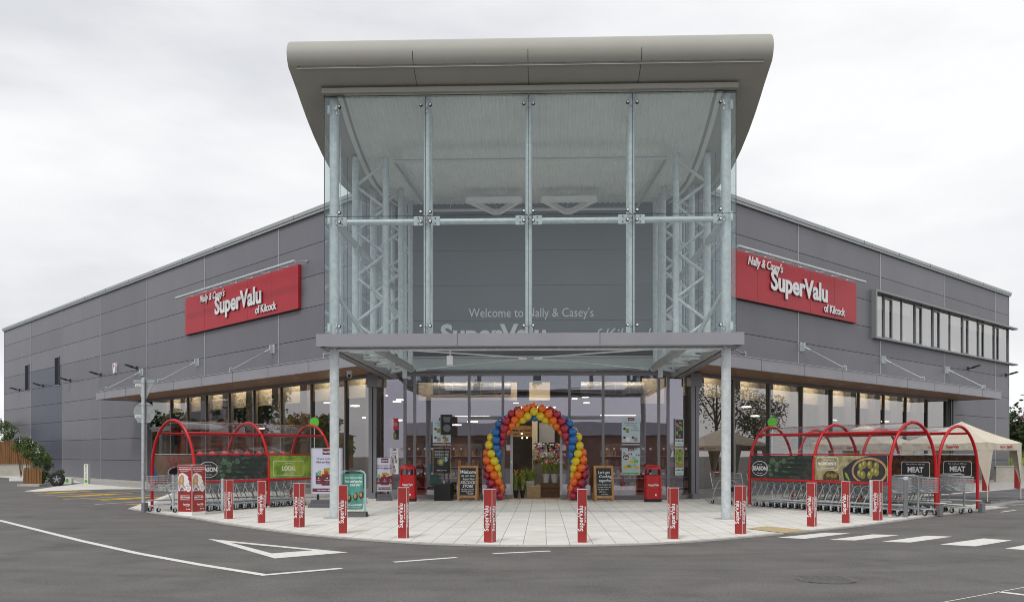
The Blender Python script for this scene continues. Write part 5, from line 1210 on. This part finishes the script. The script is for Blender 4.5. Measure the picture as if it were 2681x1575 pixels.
for _, k, loc_, s_, q_ in LST[:100]:
    if k in proto: o = proto[k].copy(); COL.objects.link(o)
    else: g = MB(); g.lathe(pr_, k, 18); o = proto[k] = g.build('balloon', ar, smooth=True)
    o.parent = ar; o.location = loc_; o.scale = (s_,) * 3; o.rotation_euler = q_.to_euler()
g = MB()
for _, k, loc_, s_, q_ in LST[100:]: g.lathe(pr_, k, 14, Matrix.Translation(loc_) @ q_.to_matrix().to_4x4() @ Matrix.Scale(s_, 4))
o = g.build('rear_balloons', ar, smooth=True); o['kind'] = 'stuff'

# ------------------------------------------------------------------ window posters
def poster(lab, x0, x1, z0, z1, kind, y=9.015, rot=0):
    o = thing('window_poster', lab, 'poster', (x0 + x1) / 2, y, z0, rot); w_ = abs(x1 - x0); h = z1 - z0
    g = MB()
    if kind in ('value', 'cereal'):
        g.box(-w_ / 2, 0, 0, w_ / 2, .003, h, 'skyp'); g.box(-.1, -.002, h - .1, .12, 0, h, 'maroon'); g.text('SuperValu', .01, h - .07, .05, 'white', -.003, align='CENTER', bold=.03, xs=.8)
        g.text('Everyday Value that', 0, h - .20, .062, 'greyp', -.003, align='CENTER', xs=.9); g.text('is here to stay' if kind == 'cereal' else "'s here to stay", 0, h - .27, .062, 'greyp', -.003, align='CENTER')
        for (a, b, c_) in ((-.22, .56, 'maroon'), (-.22, .26, 'maroon'), (.07, .26, 'maroon')): g.ell(a, b, .045, .045, -.003, 0, c_, 14)
        for (a, b, c_) in ((-.12, .5, 'leafp'), (-.1, .2, 'white' if kind == 'cereal' else 'ham'), (.17, .2, 'ham')): g.box(a - .06, -.002, b - .07, a + .06, 0, b + .07, c_)
        if kind == 'cereal': g.text('Tasty', .14, .58, .085, 'greyp', -.003, align='CENTER', shear=.2); g.text('Cereals!', .14, .49, .08, 'greyp', -.003, align='CENTER', shear=.2)
        g.box(-w_ / 2, -.002, .035, w_ / 2, 0, .085, 'maroon')
    elif kind == 'coffee':
        g.box(-w_ / 2, 0, 0, w_ / 2, .003, h, 'tan'); g.box(-w_ / 2 + .02, -.002, .02, w_ / 2 - .02, 0, h - .02, 'chalk')
        for q2 in range(5): g.text('WE CAN HELP YOU BE YOUR BEST', 0, h - .12 - q2 * .05, .032, 'white', -.004, align='CENTER', bold=.02)
        g.ell(-.03, .42, .13, .13, -.004, 0, 'olive', 20); g.ell(-.03, .42, .07, .07, -.005, 0, 'olivehi', 16); g.ell(.12, .5, .085, .085, -.006, 0, 'aqua', 18); g.text('FRANK and HONEST', 0, .11, .045, 'white', -.004, align='CENTER', bold=.03, xs=.85)
    elif kind == 'offer':
        g.box(-w_ / 2, 0, 0, w_ / 2, .003, h, 'skyp'); g.box(-.1, -.002, h - .1, .12, 0, h, 'maroon'); g.text('SuperValu', .01, h - .07, .05, 'white', -.003, align='CENTER', bold=.03, xs=.8)
        for q2 in range(7): g.slab([(-.27 + q2 * .085, h - .2 - .012 * q2), (-.20 + q2 * .085, h - .2 - .012 * q2), (-.235 + q2 * .085, h - .13 - .012 * q2)], -.003, 0, ('maroon', 'white', 'pink')[q2 % 3])
        g.ell(-.17, .62, .1, .1, -.003, 0, 'maroon', 20); g.text('ONLY', -.17, .66, .04, 'white', -.0045, align='CENTER'); g.text('\u20ac25', -.17, .57, .09, 'white', -.0045, align='CENTER', bold=.04)
        for (a, b, c_) in ((.1, .58, 'aqua'), (.18, .47, 'green'), (.02, .44, 'yellow'), (-.18, .28, 'yellow'), (-.05, .3, 'leafp'), (.12, .32, 'aqua'), (.2, .25, 'yellow')): g.box(a - .07, -.002, b - .05, a + .07, 0, b + .05, c_)
        g.box(-w_ / 2 + .03, -.003, .04, w_ / 2 - .03, 0, .08, 'green')
    elif kind == 'red':
        g.box(-w_ / 2, 0, 0, w_ / 2, .003, h, 'chalk'); g.box(-w_ / 2, -.002, h * .45, w_ / 2, 0, h, 'signred'); g.ell(.08, h * .72, .09, .07, -.003, 0, 'pink', 14); g.ell(0, h * .18, .12, .1, -.003, 0, 'olive', 16)
        for q2 in range(3): g.text('REAL', -.12, h * .88 - q2 * .08, .06, 'white', -.003, bold=.03)
    elif kind == 'icecream':
        g.box(-w_ / 2, 0, 0, w_ / 2, .003, h, 'white'); g.box(-.08, -.002, h - .09, .08, 0, h - .01, 'maroon'); g.text('Ice Cream', 0, h - .2, .06, 'maroon', -.003, align='CENTER'); g.text('Treats!', 0, h - .28, .06, 'maroon', -.003, align='CENTER')
        for (a, b) in ((-.12, .58), (.06, .58), (0, .25)): g.ell(a, b, .04, .05, -.003, 0, 'maroon', 12); g.box(a - .02, -.002, b - .2, a + .09, 0, b - .06, 'ham')
    else:
        g.box(-w_ / 2, 0, 0, w_ / 2, .003, h, 'skyp'); g.box(-w_ / 2 + .02, -.002, h * .27, w_ / 2 - .02, 0, h - .03, 'navy' if kind == 'fruit' else 'leafp'); random.seed(len(lab))
        for q2 in range(22): r_ = random.uniform(.025, .05); g.ell(random.uniform(-w_ / 2 + .08, w_ / 2 - .08), random.uniform(h * .27 + .06, h - .09), r_, r_, -.003 - q2 * .0001, 0, random.choice(['signred', 'green', 'lawn', 'pink', 'olive', 'maroon']), 10)
        g.ell(0, h * .6, .06, .06, -.006, 0, 'maroon', 16); g.text('\u20ac3', 0, h * .575, .05, 'white', -.008, align='CENTER')
        for q2 in range(6): g.ell(-w_ / 2 + .05 + q2 * (w_ - .1) / 5, h * .19, .025, .03, -.003, 0, ('maroon', 'wood', 'chalk')[q2 % 3], 10)
        g.box(-.12, -.002, h * .05, .12, 0, h * .08, 'green')
    g.build('print', o)
poster('pale blue everyday value poster high in the window behind the loudspeaker', -3.48, -2.85, 1.9, 2.84, 'value'); poster('dark coffee poster in the window left of the welcome blackboard', -3.48, -2.85, .9, 1.8, 'coffee')
poster('pale blue cereals poster high in the window right of the doors', 3.06, 3.69, 1.9, 2.84, 'cereal'); poster('offer poster with bunting and a price, low in the window right of the doors', 3.06, 3.69, .87, 1.8, 'offer')
poster('red and dark poster high in the narrow window left of the litter bin', -5.08, -4.66, 2.1, 2.84, 'red', 9.26, -.6); poster('white ice cream poster in the narrow window behind the small poster stand', -5.08, -4.66, .89, 1.8, 'icecream', 9.26, -.6)
poster('fruit poster high in the narrow window right of the second litter bin', 4.87, 5.27, 1.87, 2.81, 'fruit', 9.26, .6); poster('vegetable poster low in the narrow window right of the second litter bin', 4.87, 5.27, .86, 1.8, 'vegetable', 9.26, .6)

# ------------------------------------------------------------------ inside the doors
def plantleaf(g, cx, cy, z0, z1, n, r_, k='leafp', sp=.16):
    for i in range(n):
        a = random.uniform(0, 2 * pi); q2 = random.uniform(.3, 1) * sp; zt = random.uniform(z0 + (z1 - z0) * .45, z1)
        p0 = Vector((cx + .02 * cos(a), cy + .02 * sin(a), z0)); p1 = Vector((cx + q2 * cos(a), cy + q2 * sin(a), zt)); d = Vector((-sin(a), cos(a), 0)) * r_; m_ = (p0 + p1) / 2 + Vector((cos(a), sin(a), 0)) * -.02 + Vector((0, 0, .03))
        g.add([p0, m_ + d, p1, m_ - d], [(0, 1, 2, 3)], k)
M['petal'] = mat('flower_petal', (.55, .5, .55), .6, 0, 0, 30, col2=(.8, .78, .7)); M['petalp'] = mat('purple_petal', (.25, .1, .35), .6); M['petalo'] = mat('orange_petal', (.7, .2, .05), .6)
cr_ = thing('wooden_crate', 'long brown wooden crate inside the open doors, under the white flower buckets', 'crate', .66, 10.4, .03)
g = MB()
for z in (.0, .17, .34): g.box(-.42, -.2, z + .004, .62, -.17, z + .16, 'wood'); g.box(-.42, .17, z + .004, .62, .2, z + .16, 'wood')
for x in (-.42, .6): g.box(x, -.168, .004, x + .02, .168, .5, 'wood')
g.box(-.42, -.2, .502, .62, .2, .52, 'wood'); cr_o = g.build('crate', cr_)
cr_o.data.materials[0] = mat('brown_crate_wood', (.14, .07, .035), .7, 0, .2, 8)
BUL = ['left white flower bucket on the wooden crate inside the doors', 'middle white flower bucket on the wooden crate inside the doors', 'right white flower bucket on the wooden crate inside the doors']
for i in range(3):
    o = thing('flower_bucket', BUL[i], 'bucket', .46 + i * .30, 10.4, .552, 0, 'white flower buckets'); random.seed(30 + i)
    g = MB(); g.lathe([(.095, 0), (.135, .31), (.142, .32)], 'bucket', 20); g.build('bucket', o, smooth=True)
    g = MB(); plantleaf(g, 0, 0, .28, .78, 120, .024, sp=.24); g.build('foliage', o)
    g = MB()
    for k in range(26): a = random.uniform(0, 2 * pi); q2 = random.uniform(0, .17); g.ball((q2 * cos(a), q2 * sin(a), random.uniform(.68, .84)), .022, random.choice(['petal', 'petal', 'petalp', 'petalo']), 6)
    g.build('flowers', o)
o = thing('flower_stand', 'tall display of wrapped bouquets at the back of the doorway', 'flower display', .55, 11.2, .03)
g = MB(); g.box(-.55, -.2, 0, .6, .3, 1.2, 'inwall'); g.build('shelf', o); random.seed(4); g = MB()
for k in range(8):
    cx = -.45 + k * .14; cy = random.uniform(-.1, .2); g.lathe([(.03, 1.2), (.13, 1.62), (.14, 1.64)], 'petal', 8, Matrix.Translation((cx, cy, 0)))
g.build('wrapping', o); g = MB()
for k in range(190): g.ball((random.uniform(-.55, .62), random.uniform(-.25, .2), random.uniform(1.2, 1.95)), .042, random.choice(['petal', 'petal', 'petalp', 'leafp', 'petalo']), 6)
g.build('flowers', o)['kind'] = 'stuff'; g = MB(); [plantleaf(g, -.5 + k * .16, -.1, .9, 1.6, 40, .022) for k in range(7)]; g.build('foliage', o)
for i, x in enumerate((-.62, -.38)):
    o = thing('flower_vase', ('left' if i == 0 else 'right') + ' dark vase of wrapped flowers on the floor inside the doors', 'vase', x, 9.75, .03, 0, 'dark vases inside the doors'); random.seed(50 + i)
    g = MB(); g.lathe([(.06, 0), (.085, .26), (.088, .27)], 'black', 16); g.build('vase', o, smooth=True); g = MB(); plantleaf(g, 0, 0, .2, .95, 90, .022, sp=.18); g.build('foliage', o)
    g = MB()
    for k in range(10): g.ball((random.uniform(-.08, .08), random.uniform(-.08, .08), random.uniform(.8, 1.0)), .018, 'yellow', 6)
    g.build('flowers', o)
o = thing('potted_plant', 'broad leafy pot plant behind the cardboard box', 'plant', -.12, 10.35, .03); g = MB(); g.lathe([(.12, .3), (.18, .6)], 'bucket', 14); g.lathe([(.13, 0), (.13, .3)], 'inwall', 10); g.build('pot', o); random.seed(61); g = MB(); plantleaf(g, 0, 0, .5, 1.15, 90, .03, sp=.4); g.build('foliage', o)
o = thing('cardboard_box', 'open cardboard box standing inside the doors', 'box', .02, 9.85, .03); g = MB(); g.box(-.24, -.14, 0, .24, .14, .42, 'card'); g.build('carton', o)
g = MB(); g.slab([(-.24, .425), (-.05, .425), (-.08, .52), (-.2, .52)], -.142, -.135, 'card'); g.slab([(.05, .425), (.24, .425), (.22, .49), (.08, .49)], -.142, -.135, 'card'); g.build('flap', o); g = MB(); 
for k in range(5): g.box(.04, -.143, .1 + k * .05, .2, -.141, .108 + k * .05, 'tan')
g.build('printing', o)
o = thing('coffee_sign', 'brown hanging coffee company sign with bulbs inside the doorway', 'sign', -.35, 12, 2.25)
g = MB(); g.box(-.5, 0, 0, .32, .03, .42, 'wood'); g.text('FRANK and HONEST', -.09, .2, .10, 'black', -.003, align='CENTER', bold=.03, xs=.8); g.text('GOURMET COFFEE COMPANY', -.09, .06, .055, 'black', -.003, align='CENTER', bold=.03, xs=.9); g.build('panel', o)
for k, (x, z) in enumerate(((-.1, .1), (.1, -.05), (-.08, -.06))): g = MB(); g.ball((x, -.5, z), .028, 'lamp', 8); g.build('bulb', o, smooth=True)
o = thing('coffee_counter', 'pale coffee machine on a dark counter behind the flowers', 'coffee machine', .45, 12.3, .03)
g = MB(); g.box(-.5, 0, 0, .7, .6, 1.5, 'darkframe'); g.build('counter', o); g = MB(); g.box(-.25, .05, 1.5, .05, .5, 1.95, 'trim'); g.box(-.15, .03, 1.75, -.02, .045, 1.82, 'black'); g.box(.1, .05, 1.5, .6, .5, 2.0, 'black'); g.build('machine', o)
o = thing('partition_panel', 'tall pale pillar inside the doorway', 'pillar', .04, 11.6, .03); g = MB(); g.box(-.1, 0, 0, .1, .2, 3.3, 'cream'); g.build('panel', o); g = MB(); g.box(.16, .6, 2.0, .75, .7, 2.75, 'trim'); g.build('screen', o)
# shelving seen dimly through the glass
random.seed(77); SL = ['left of the doors', 'far left of the doors', 'right of the doors', 'far right of the doors']
for i, (x, y) in enumerate(((-3.1, 15.4), (-5.6, 17.5), (3.6, 15.2), (6.2, 17.5))):
    o = thing('shop_shelf', 'stocked shop shelving inside, ' + SL[i], 'shelving', x, y, .03); g = MB(); g.box(-.9, 0, 0, .9, .06, 2.0, 'inwall')
    for z in (.1, .55, 1.0, 1.45): g.box(-.9, -.4, z, .9, 0, z + .03, 'trim')
    g.build('shelf', o); g = MB()
    for z in (.13, .58, 1.03, 1.48):
        xx = -.88
        while xx < .82: w2 = random.uniform(.05, .14); g.box(xx, -.38, z, xx + w2 - .01, -.1, z + random.uniform(.15, .33), random.choice(['maroon', 'ham', 'meat', 'greyp', 'carrot', 'inwall', 'tan', 'olive'])); xx += w2
    g.build('goods', o)

# ------------------------------------------------------------------ give-way sign seen from behind
o = thing('road_sign', 'steel pole carrying the grey backs of a triangular and a round road sign', 'road sign', -10.96, 3.0, 0, -.05)
g = MB(); g.tube([(0, 0, 0), (0, 0, 3.72)], .045, 'galv', 14); g.lathe([(.05, 3.72), (.03, 3.74)], 'galv', 14); g.build('pole', o, smooth=True)
g = MB(); g.slab([(-.33, 3.66), (-.30, 3.70), (.30, 3.70), (.33, 3.66), (.03, 3.10), (-.03, 3.10)][::-1], .06, .075, 'galvd')
g.box(-.32, .045, 3.60, .32, .06, 3.64, 'galvd'); tri_ = g.build('triangular_plate', o)
g = MB(); g.ell(0, 2.76, .315, .31, .06, .075, 'galvd', 32); g.box(-.2, .045, 2.98, .2, .06, 3.01, 'galvd'); g.box(-.2, .045, 2.48, .2, .06, 2.51, 'galvd'); g.build('round_plate', o)
g = MB(); g.box(-.26, .052, 3.5, -.1, .059, 3.58, 'white'); g.box(-.26, .052, 2.62, -.1, .059, 2.70, 'white')
for z in (3.52, 3.55, 2.64, 2.67): g.box(-.24, .050, z, -.13, .053, z + .008, 'black')
g.build('label', o)
g = MB()
for z in (3.62, 3.2, 2.99, 2.5): g.tube([(0, 0, z - .02), (0, 0, z + .02)], .055, 'galv', 12)
g.build('clamp', o)

# ------------------------------------------------------------------ gazebos
def gazebo(lab, a, b, rot, grp=True):
    o = thing('gazebo', lab, 'gazebo', a, b, 0, rot, 'cream pop-up gazebos'); h = 1.42; ze = 1.98; zv = 1.72
    g = MB(); n = 6
    pk = (0, 0, 2.72); cs = [(-h, -h), (h, -h), (h, h), (-h, h)]
    for i in range(4):
        (x0, y0), (x1, y1) = cs[i], cs[(i + 1) % 4]; vs = []; rows = 5; cols = 8
        for r_ in range(rows + 1):
            f = r_ / rows
            for c_ in range(cols + 1):
                u_ = c_ / cols; ex, ey = x0 + (x1 - x0) * u_, y0 + (y1 - y0) * u_; sag = .05 * sin(pi * u_) * (1 - f) + .06 * sin(pi * f)
                vs.append((ex * (1 - f), ey * (1 - f), ze + (pk[2] - ze) * f ** .95 - sag))
        C_ = cols + 1; g.add(vs, [(r_ * C_ + c_, r_ * C_ + c_ + 1, (r_ + 1) * C_ + c_ + 1, (r_ + 1) * C_ + c_) for r_ in range(rows) for c_ in range(cols)], 'canvas')
    g.build('canopy', o, smooth=True)
    for i in range(4):
        R = Matrix.Rotation(i * pi / 2, 4, 'Z'); g = MB(); vs = []; m_ = 18
        for c_ in range(m_ + 1): u_ = -1 + 2 * c_ / m_; vs += [(u_ * h, -h - .01 * sin(c_ * 2.1), ze - .05 * sin(pi * c_ / m_)), (u_ * h, -h - .015 * sin(c_ * 1.3), zv)]
        g.add(vs, [(2 * c_, 2 * c_ + 2, 2 * c_ + 3, 2 * c_ + 1) for c_ in range(m_)], 'canvas', R)
        g.text('SuperValu', .1, zv + .08, .13, 'signred', -h - .03, X=R, bold=.03, xs=.8); g.text("Nally & Casey's", -.52, zv + .08, .10, 'signred', -h - .03, X=R, shear=.3, xs=.75); g.build('valance', o)
    for sx in (-1, 1):
        for sy in (-1, 1):
            g = MB(); g.tube([(sx * (h - .02), sy * (h - .02), .03), (sx * (h - .02), sy * (h - .02), ze)], .02, 'canvas', 4); g.box(sx * h - .07, sy * h - .07, .004, sx * h + .07, sy * h + .07, .03, 'black'); g.build('leg', o)
            g = MB(); g.add([(sx * h, sy * h, zv + .02), (sx * (h - .42), sy * h, zv + .02), (sx * (h - .02), sy * h, .5)], [(0, 1, 2)], 'canvas'); g.add([(sx * h, sy * h, zv + .02), (sx * h, sy * (h - .42), zv + .02), (sx * h, sy * (h - .02), .5)], [(0, 1, 2)], 'canvas'); g.build('leg_curtain', o)
    return o
gr_ = math.atan2(9.65 - 7.75, 16.86 - 14.8)
gazebo('cream pop-up gazebo at the right edge, in front of the grey wall', 14.9, 9.7, gr_); gazebo('second cream gazebo beyond, its peak showing above the trolley shelters', 12.5, 12.4, gr_)

# ------------------------------------------------------------------ vegetation and boundary
def leaves(g, c, rad, n, size, k, seed, squash=(1, 1, 1), hollow=.35):
    rnd = random.Random(seed); lumps = []
    for i in range(max(5, int(n / 90))):
        d = Vector((rnd.gauss(0, 1), rnd.gauss(0, 1), rnd.gauss(0, 1))).normalized() * rnd.uniform(hollow, .8)
        lumps.append((d, rnd.uniform(.22, .42)))
    for i in range(n):
        d, lr = lumps[i % len(lumps)]; e_ = Vector((rnd.gauss(0, 1), rnd.gauss(0, 1), rnd.gauss(0, 1))).normalized() * lr * rnd.uniform(.6, 1.05)
        p = Vector(((d.x + e_.x) * rad * squash[0], (d.y + e_.y) * rad * squash[1], (d.z + e_.z) * rad * squash[2])) + Vector(c)
        a = Vector((rnd.gauss(0, 1), rnd.gauss(0, 1), rnd.gauss(0, .6))).normalized(); b = a.cross(Vector((rnd.gauss(0, 1), rnd.gauss(0, 1), rnd.gauss(0, 1)))).normalized(); s_ = size * rnd.uniform(.6, 1.4)
        g.add([p - a * s_, p + b * s_ * .5, p + a * s_, p - b * s_ * .5], [(0, 1, 2, 3)], k)
def make_tree(lab, a, b, h, rad, k, seed, cat='tree', name='tree', n=1400, size=.16, sq=(1, 1, .95), grp=None, bare=False):
    o = thing(name, lab, cat, a, b, 0, 0, grp); g = MB()
    cz = h - rad * sq[2] * .95
    g.tube([(0, 0, 0), (.05, 0, h * .3), (0, .05, cz)], .05 * h ** .6 + .05, 'bark', 8, r2=.04); rnd = random.Random(seed)
    for i in range(7):
        an = i * 2.4; g.tube([(0, 0, cz * (.55 + .05 * i)), (cos(an) * rad * .4, sin(an) * rad * .4, cz + rad * .1), (cos(an) * rad * .75, sin(an) * rad * .75, cz + rad * rnd.uniform(.1, .6))], .06, 'bark', 6, r2=.015)
    g.build('trunk', o); g = MB(); leaves(g, (0, 0, cz), rad, n, size, k, seed, sq); g.build('crown', o); return o
def bush(lab, a, b, rad, h, k, seed, n=900, size=.08, flowers=0, z=0, grp='bushes at the left boundary'):
    o = thing('bush', lab, 'bush', a, b, z, 0, grp); g = MB(); leaves(g, (0, 0, h * .5), rad, n, size, k, seed, (1, 1, h * .55 / rad), .2); g.build('foliage', o)
    g = MB()
    for i in range(6): g.tube([(0, 0, 0), (rad * .5 * cos(i), rad * .5 * sin(i), h * .7)], .02, 'bark', 5, r2=.006)
    g.build('stem', o)
    if flowers:
        rnd = random.Random(seed); g = MB()
        for i in range(flowers): g.ball((-rad * .3 + rnd.gauss(0, rad * .16), -rad * .8 + rnd.uniform(0, .3), h * .85 + rnd.gauss(0, .1)), .035 * rad + .02, 'petal', 6)
        g.build('blossom', o)
# left boundary: retaining wall, timber fence stepping down, bushes
o = thing('retaining_wall', 'low pale grey concrete wall under the timber fence at the far left', 'wall', *at(82, 63.0), 0, -.03); g = MB(); g.box(-8, 0, 0, 0, .3, .81, 'wallc'); g.build('wall', o); g = MB(); g.box(-8.02, -.02, .81, .02, .32, .85, 'wallc'); g.build('capping', o)
def fence(lab, a, b, rot, x0, x1, z0, z1, post=True):
    o = thing('timber_fence', lab, 'fence', a, b, 0, rot, 'stepped timber fence panels'); g = MB(); x = x0; random.seed(int(z1 * 100))
    while x < x1: g.box(x, -.02 - random.uniform(0, .008), z0, x + .125, .005, z1 + random.uniform(-.03, .03), 'fence'); x += .14
    g.build('boards', o); g = MB(); g.box(x0, .006, z0 + .15, x1, .05, z0 + .25, 'fence'); g.box(x0, .006, z1 - .3, x1, .05, z1 - .2, 'fence'); g.build('rail', o)
    for xx in (x0, x1 - .1): g = MB(); g.box(xx, .051, z0 - (.0 if z0 < .5 else 0), xx + .1, .15, z1 + .04, 'fence'); g.build('post', o)
fence('tallest brown timber fence panel above the concrete wall at the left edge', *at(46, 63.1), -.03, -5.6, 0, .86, 2.46)
fence('middle brown timber fence panel stepping down right of the tallest one', *at(47, 63.1), -.03, 0, .95, .86, 1.78)
fence('low brown timber fence panel at the right end of the concrete wall', *at(80, 62.6), -.03, 0, .72, .45, 1.12)
fence('short near brown timber fence panel standing at the kerb nib', *at(62, 44.5), -.05, 0, .85, .10, .86)
o = thing('kerb_block', 'pale concrete kerb block under the short near timber fence', 'kerb', *at(55, 44.3), 0, -.05); g = MB(); g.box(.0, -.3, 0, 1.15, .25, .10, 'kerb'); g.build('block', o)
BU = [(2, 66, 1112, .75, 0, 'dark green bush behind the fence at the left edge'), (22, 64, 1138, .80, 12, 'round green bush over the tallest fence panel'), (55, 60, 1162, .72, 10, 'green bush above the middle fence panel'),
      (74, 57, 1168, .60, 12, 'green bush with white blossom beside the middle fence panel'), (95, 53, 1188, .68, 14, 'green bush with white blossom right of the low fence panel'), (116, 50, 1212, .66, 0, 'green bush left of the small round bush'),
      (108, 46, 1244, .55, 0, 'low green bush against the short near fence'), (150, 45.4, 1246, .42, 0, 'small round green bush above the old tyre')]
for i, (u, Y, v, rad, fl, lab) in enumerate(BU):
    zc = 1.6 + (1187 - v) * Y / 2337; o = thing('bush', lab, 'bush', *at(u, Y), 0, 0, 'bushes at the left boundary'); g = MB(); leaves(g, (0, 0, zc), rad * 1.05, 1500, .05, 'leafA', 100 + i, (1.05, 1, 1.0), .2); g.build('foliage', o)
    g = MB()
    for k in range(6): g.tube([(0, 0, 0), (rad * .5 * cos(k), rad * .5 * sin(k), zc + rad * .4)], .02, 'bark', 5, r2=.006)
    g.build('stem', o)
    if fl:
        rnd = random.Random(i); g = MB()
        for k in range(fl): g.ball((rad * .5 + rnd.gauss(0, rad * .2), -rad * .8 + rnd.uniform(0, .3), zc + rad * .3 + rnd.gauss(0, .12)), .035, 'petal', 6)
        g.build('blossom', o)
o = thing('tyre', 'black car tyre with a grey rim half under the small round bush', 'tyre', *at(150, 44.6), .33, .25)
g = MB(); X_ = Matrix.Rotation(pi / 2, 4, 'X'); g.lathe([(.2, -.1), (.3, -.11), (.35, -.07), (.36, 0), (.35, .07), (.3, .11), (.2, .1)], 'rubber', 28, X_); g.build('tread', o, smooth=True)
g = MB(); g.lathe([(.2, -.105), (.2, .105)], 'darkframe', 24, X_); g.lathe([(.06, -.115), (.06, .115)], 'trim', 14, X_)
for k in range(5): g.box(-.02, .102, .05, .02, .112, .19, 'trim', Matrix.Rotation(k * 2 * pi / 5, 4, 'Y')); g.box(-.02, -.112, .05, .02, -.102, .19, 'trim', Matrix.Rotation(k * 2 * pi / 5, 4, 'Y'))
g.build('rim', o)
o = thing('kerb_stone', 'loose white painted stone on the tarmac below the concrete wall', 'stone', *at(45, 52.5), 0, .1); g = MB(); g.prism([(-.40, -.12), (-.3, -.2), (.40, -.16), (.38, .18), (-.33, .16)], 0, .17, 'white'); g.build('stone', o)
# far right: trees, grass bank and low wall
RT = [(2652, 62, 4.6, 2.2, 'leafA', 'bushy green tree next to the far right corner of the building'), (2672, 66, 4.9, 2.4, 'leafA', 'second bushy green tree from the building corner at the right edge'), (2695, 60, 5.6, 2.6, 'leafB', 'dark green tree cut by the right edge of the picture'), (2730, 66, 6, 3, 'leafA', 'tall green tree just outside the right edge')]
for i, (u, Y, h, r_, k, lab) in enumerate(RT[:3]): make_tree(lab, *at(u, Y), h, r_, k, 200 + i, n=1800, size=.15, grp='trees beyond the right end of the building')
o = thing('blossom_tree', 'pink blossoming branches at the right edge of the picture', 'tree', *at(2700, 55), 0); g = MB(); g.tube([(0, 0, 0), (0, 0, 3.9)], .08, 'bark', 8, r2=.03); g.build('trunk', o)
M['pinkleaf'] = leafmat('pink_leaf', (.25, .06, .12), (.5, .2, .3)); g = MB(); leaves(g, (0, 0, 3.75), .75, 500, .06, 'pinkleaf', 9, (1, 1, .6)); g.build('crown', o)
o = thing('grass_bank', 'rough grass and weeds behind the low wall at the right', 'grass', *at(2680, 53), 0); o['kind'] = 'stuff'; g = MB(); rnd = random.Random(2)
g.box(-3, .4, 0, 9, 5, 1.35, 'leafp')
for i in range(2600): x, y = rnd.uniform(-3, 9), rnd.uniform(.2, 3.5); h = rnd.uniform(.2, .55); zb = .8 + .55 * min(1, y / 1.2); g.add([(x, y, zb), (x + .04, y, zb), (x + rnd.gauss(0, .12), y, zb + h)], [(0, 1, 2)], rnd.choice(['leafA', 'leafA', 'leafC']))
g.build('grass', o)
o = thing('low_wall', 'low grey wall past the right end of the building', 'wall', *at(2665, 50), 0, .02); g = MB(); g.box(-1.2, 0, 0, 10, .25, .88, 'wallc'); g.build('wall', o)
g = MB(); g.box(-1.25, -.03, .88, 10.03, .28, .93, 'wallc'); g.build('capping', o)

# ------------------------------------------------------------------ across the car park (seen mirrored in the shop glass)
TL = [(-62.7, 42.3, 6.2, 2.4, 'leafA', 'round green tree mirrored in the leftmost shop windows'), (-60.8, 39.9, 6.4, 2.2, 'leafB', 'second tree mirrored in the left wing windows'), (-66, 40.2, 5.5, 1.5, 'leafB', 'slim dark tree mirrored in the left wing windows'),
      (-53.1, 30.5, 8.0, 3.1, 'leafB', 'large dark tree mirrored in the middle of the left wing windows'), (-57.6, 30.5, 8.3, 2.9, 'leafB', 'tall dark conifer mirrored beside the large tree in the left wing'), (-48.4, 23.7, 5.2, 2.2, 'leafC', 'golden autumn tree mirrored in the left wing windows near the column'), (-45.4, 21.4, 5.0, 2.3, 'leafA', 'green tree mirrored in the window bay nearest the left corner post')]
for i, (a, b, h, r_, k, lab) in enumerate(TL): make_tree(lab, a, b, h, r_, k, 300 + i, n=1000, size=.22, grp='trees across the car park to the left')
for i, (a, b, h, r_, lab) in enumerate(((36.0, 16.6, 8.6, 3.4, 'large loose-leaved tree mirrored in the right wing windows by the column'), (40.8, 20.4, 6.6, 2.6, 'smaller loose-leaved tree mirrored in the right wing windows'))):
    make_tree(lab, a, b, h, r_, 'leafB', 400 + i, n=2600, size=.10, grp='trees across the car park to the right')
def house(lab, a, b, rot, w_, d_, h, rh, mw, mr, wins, name='house'):
    o = thing(name, lab, 'building', a, b, 0, rot); g = MB(); g.box(-w_ / 2, 0, 0, w_ / 2, d_, h, mw); g.build('wall', o)
    g = MB(); g.add([(-w_ / 2 - .3, -.3, h), (w_ / 2 + .3, -.3, h), (w_ / 2 + .3, d_ + .3, h), (-w_ / 2 - .3, d_ + .3, h), (-w_ / 2 - .3, d_ / 2, h + rh), (w_ / 2 + .3, d_ / 2, h + rh)], [(0, 1, 5, 4), (2, 3, 4, 5), (1, 2, 5), (3, 0, 4)], mr); g.build('roof', o)
    for k in range(wins): x = -w_ / 2 + w_ * (k + .5) / wins; g = MB(); g.box(x - .5, -.04, h * .5, x + .5, 0, h * .5 + 1.3, 'darkframe'); g.build('window', o)
house('white gabled house mirrored in the left wing windows', -92, 48, pi / 2, 8, 8, 6.2, 2.8, 'render', 'slate', 3)
house('long brown timber building mirrored low in the left wing windows', -74, 40, pi / 2 + .3, 26, 6, 3.6, .4, 'fence', 'slate', 0, 'low_building')
house('long low brick building across the road, mirrored in the entrance glass', -4, -58, pi, 44, 12, 3.6, 1.6, 'brick', 'slate', 8, 'brick_building')
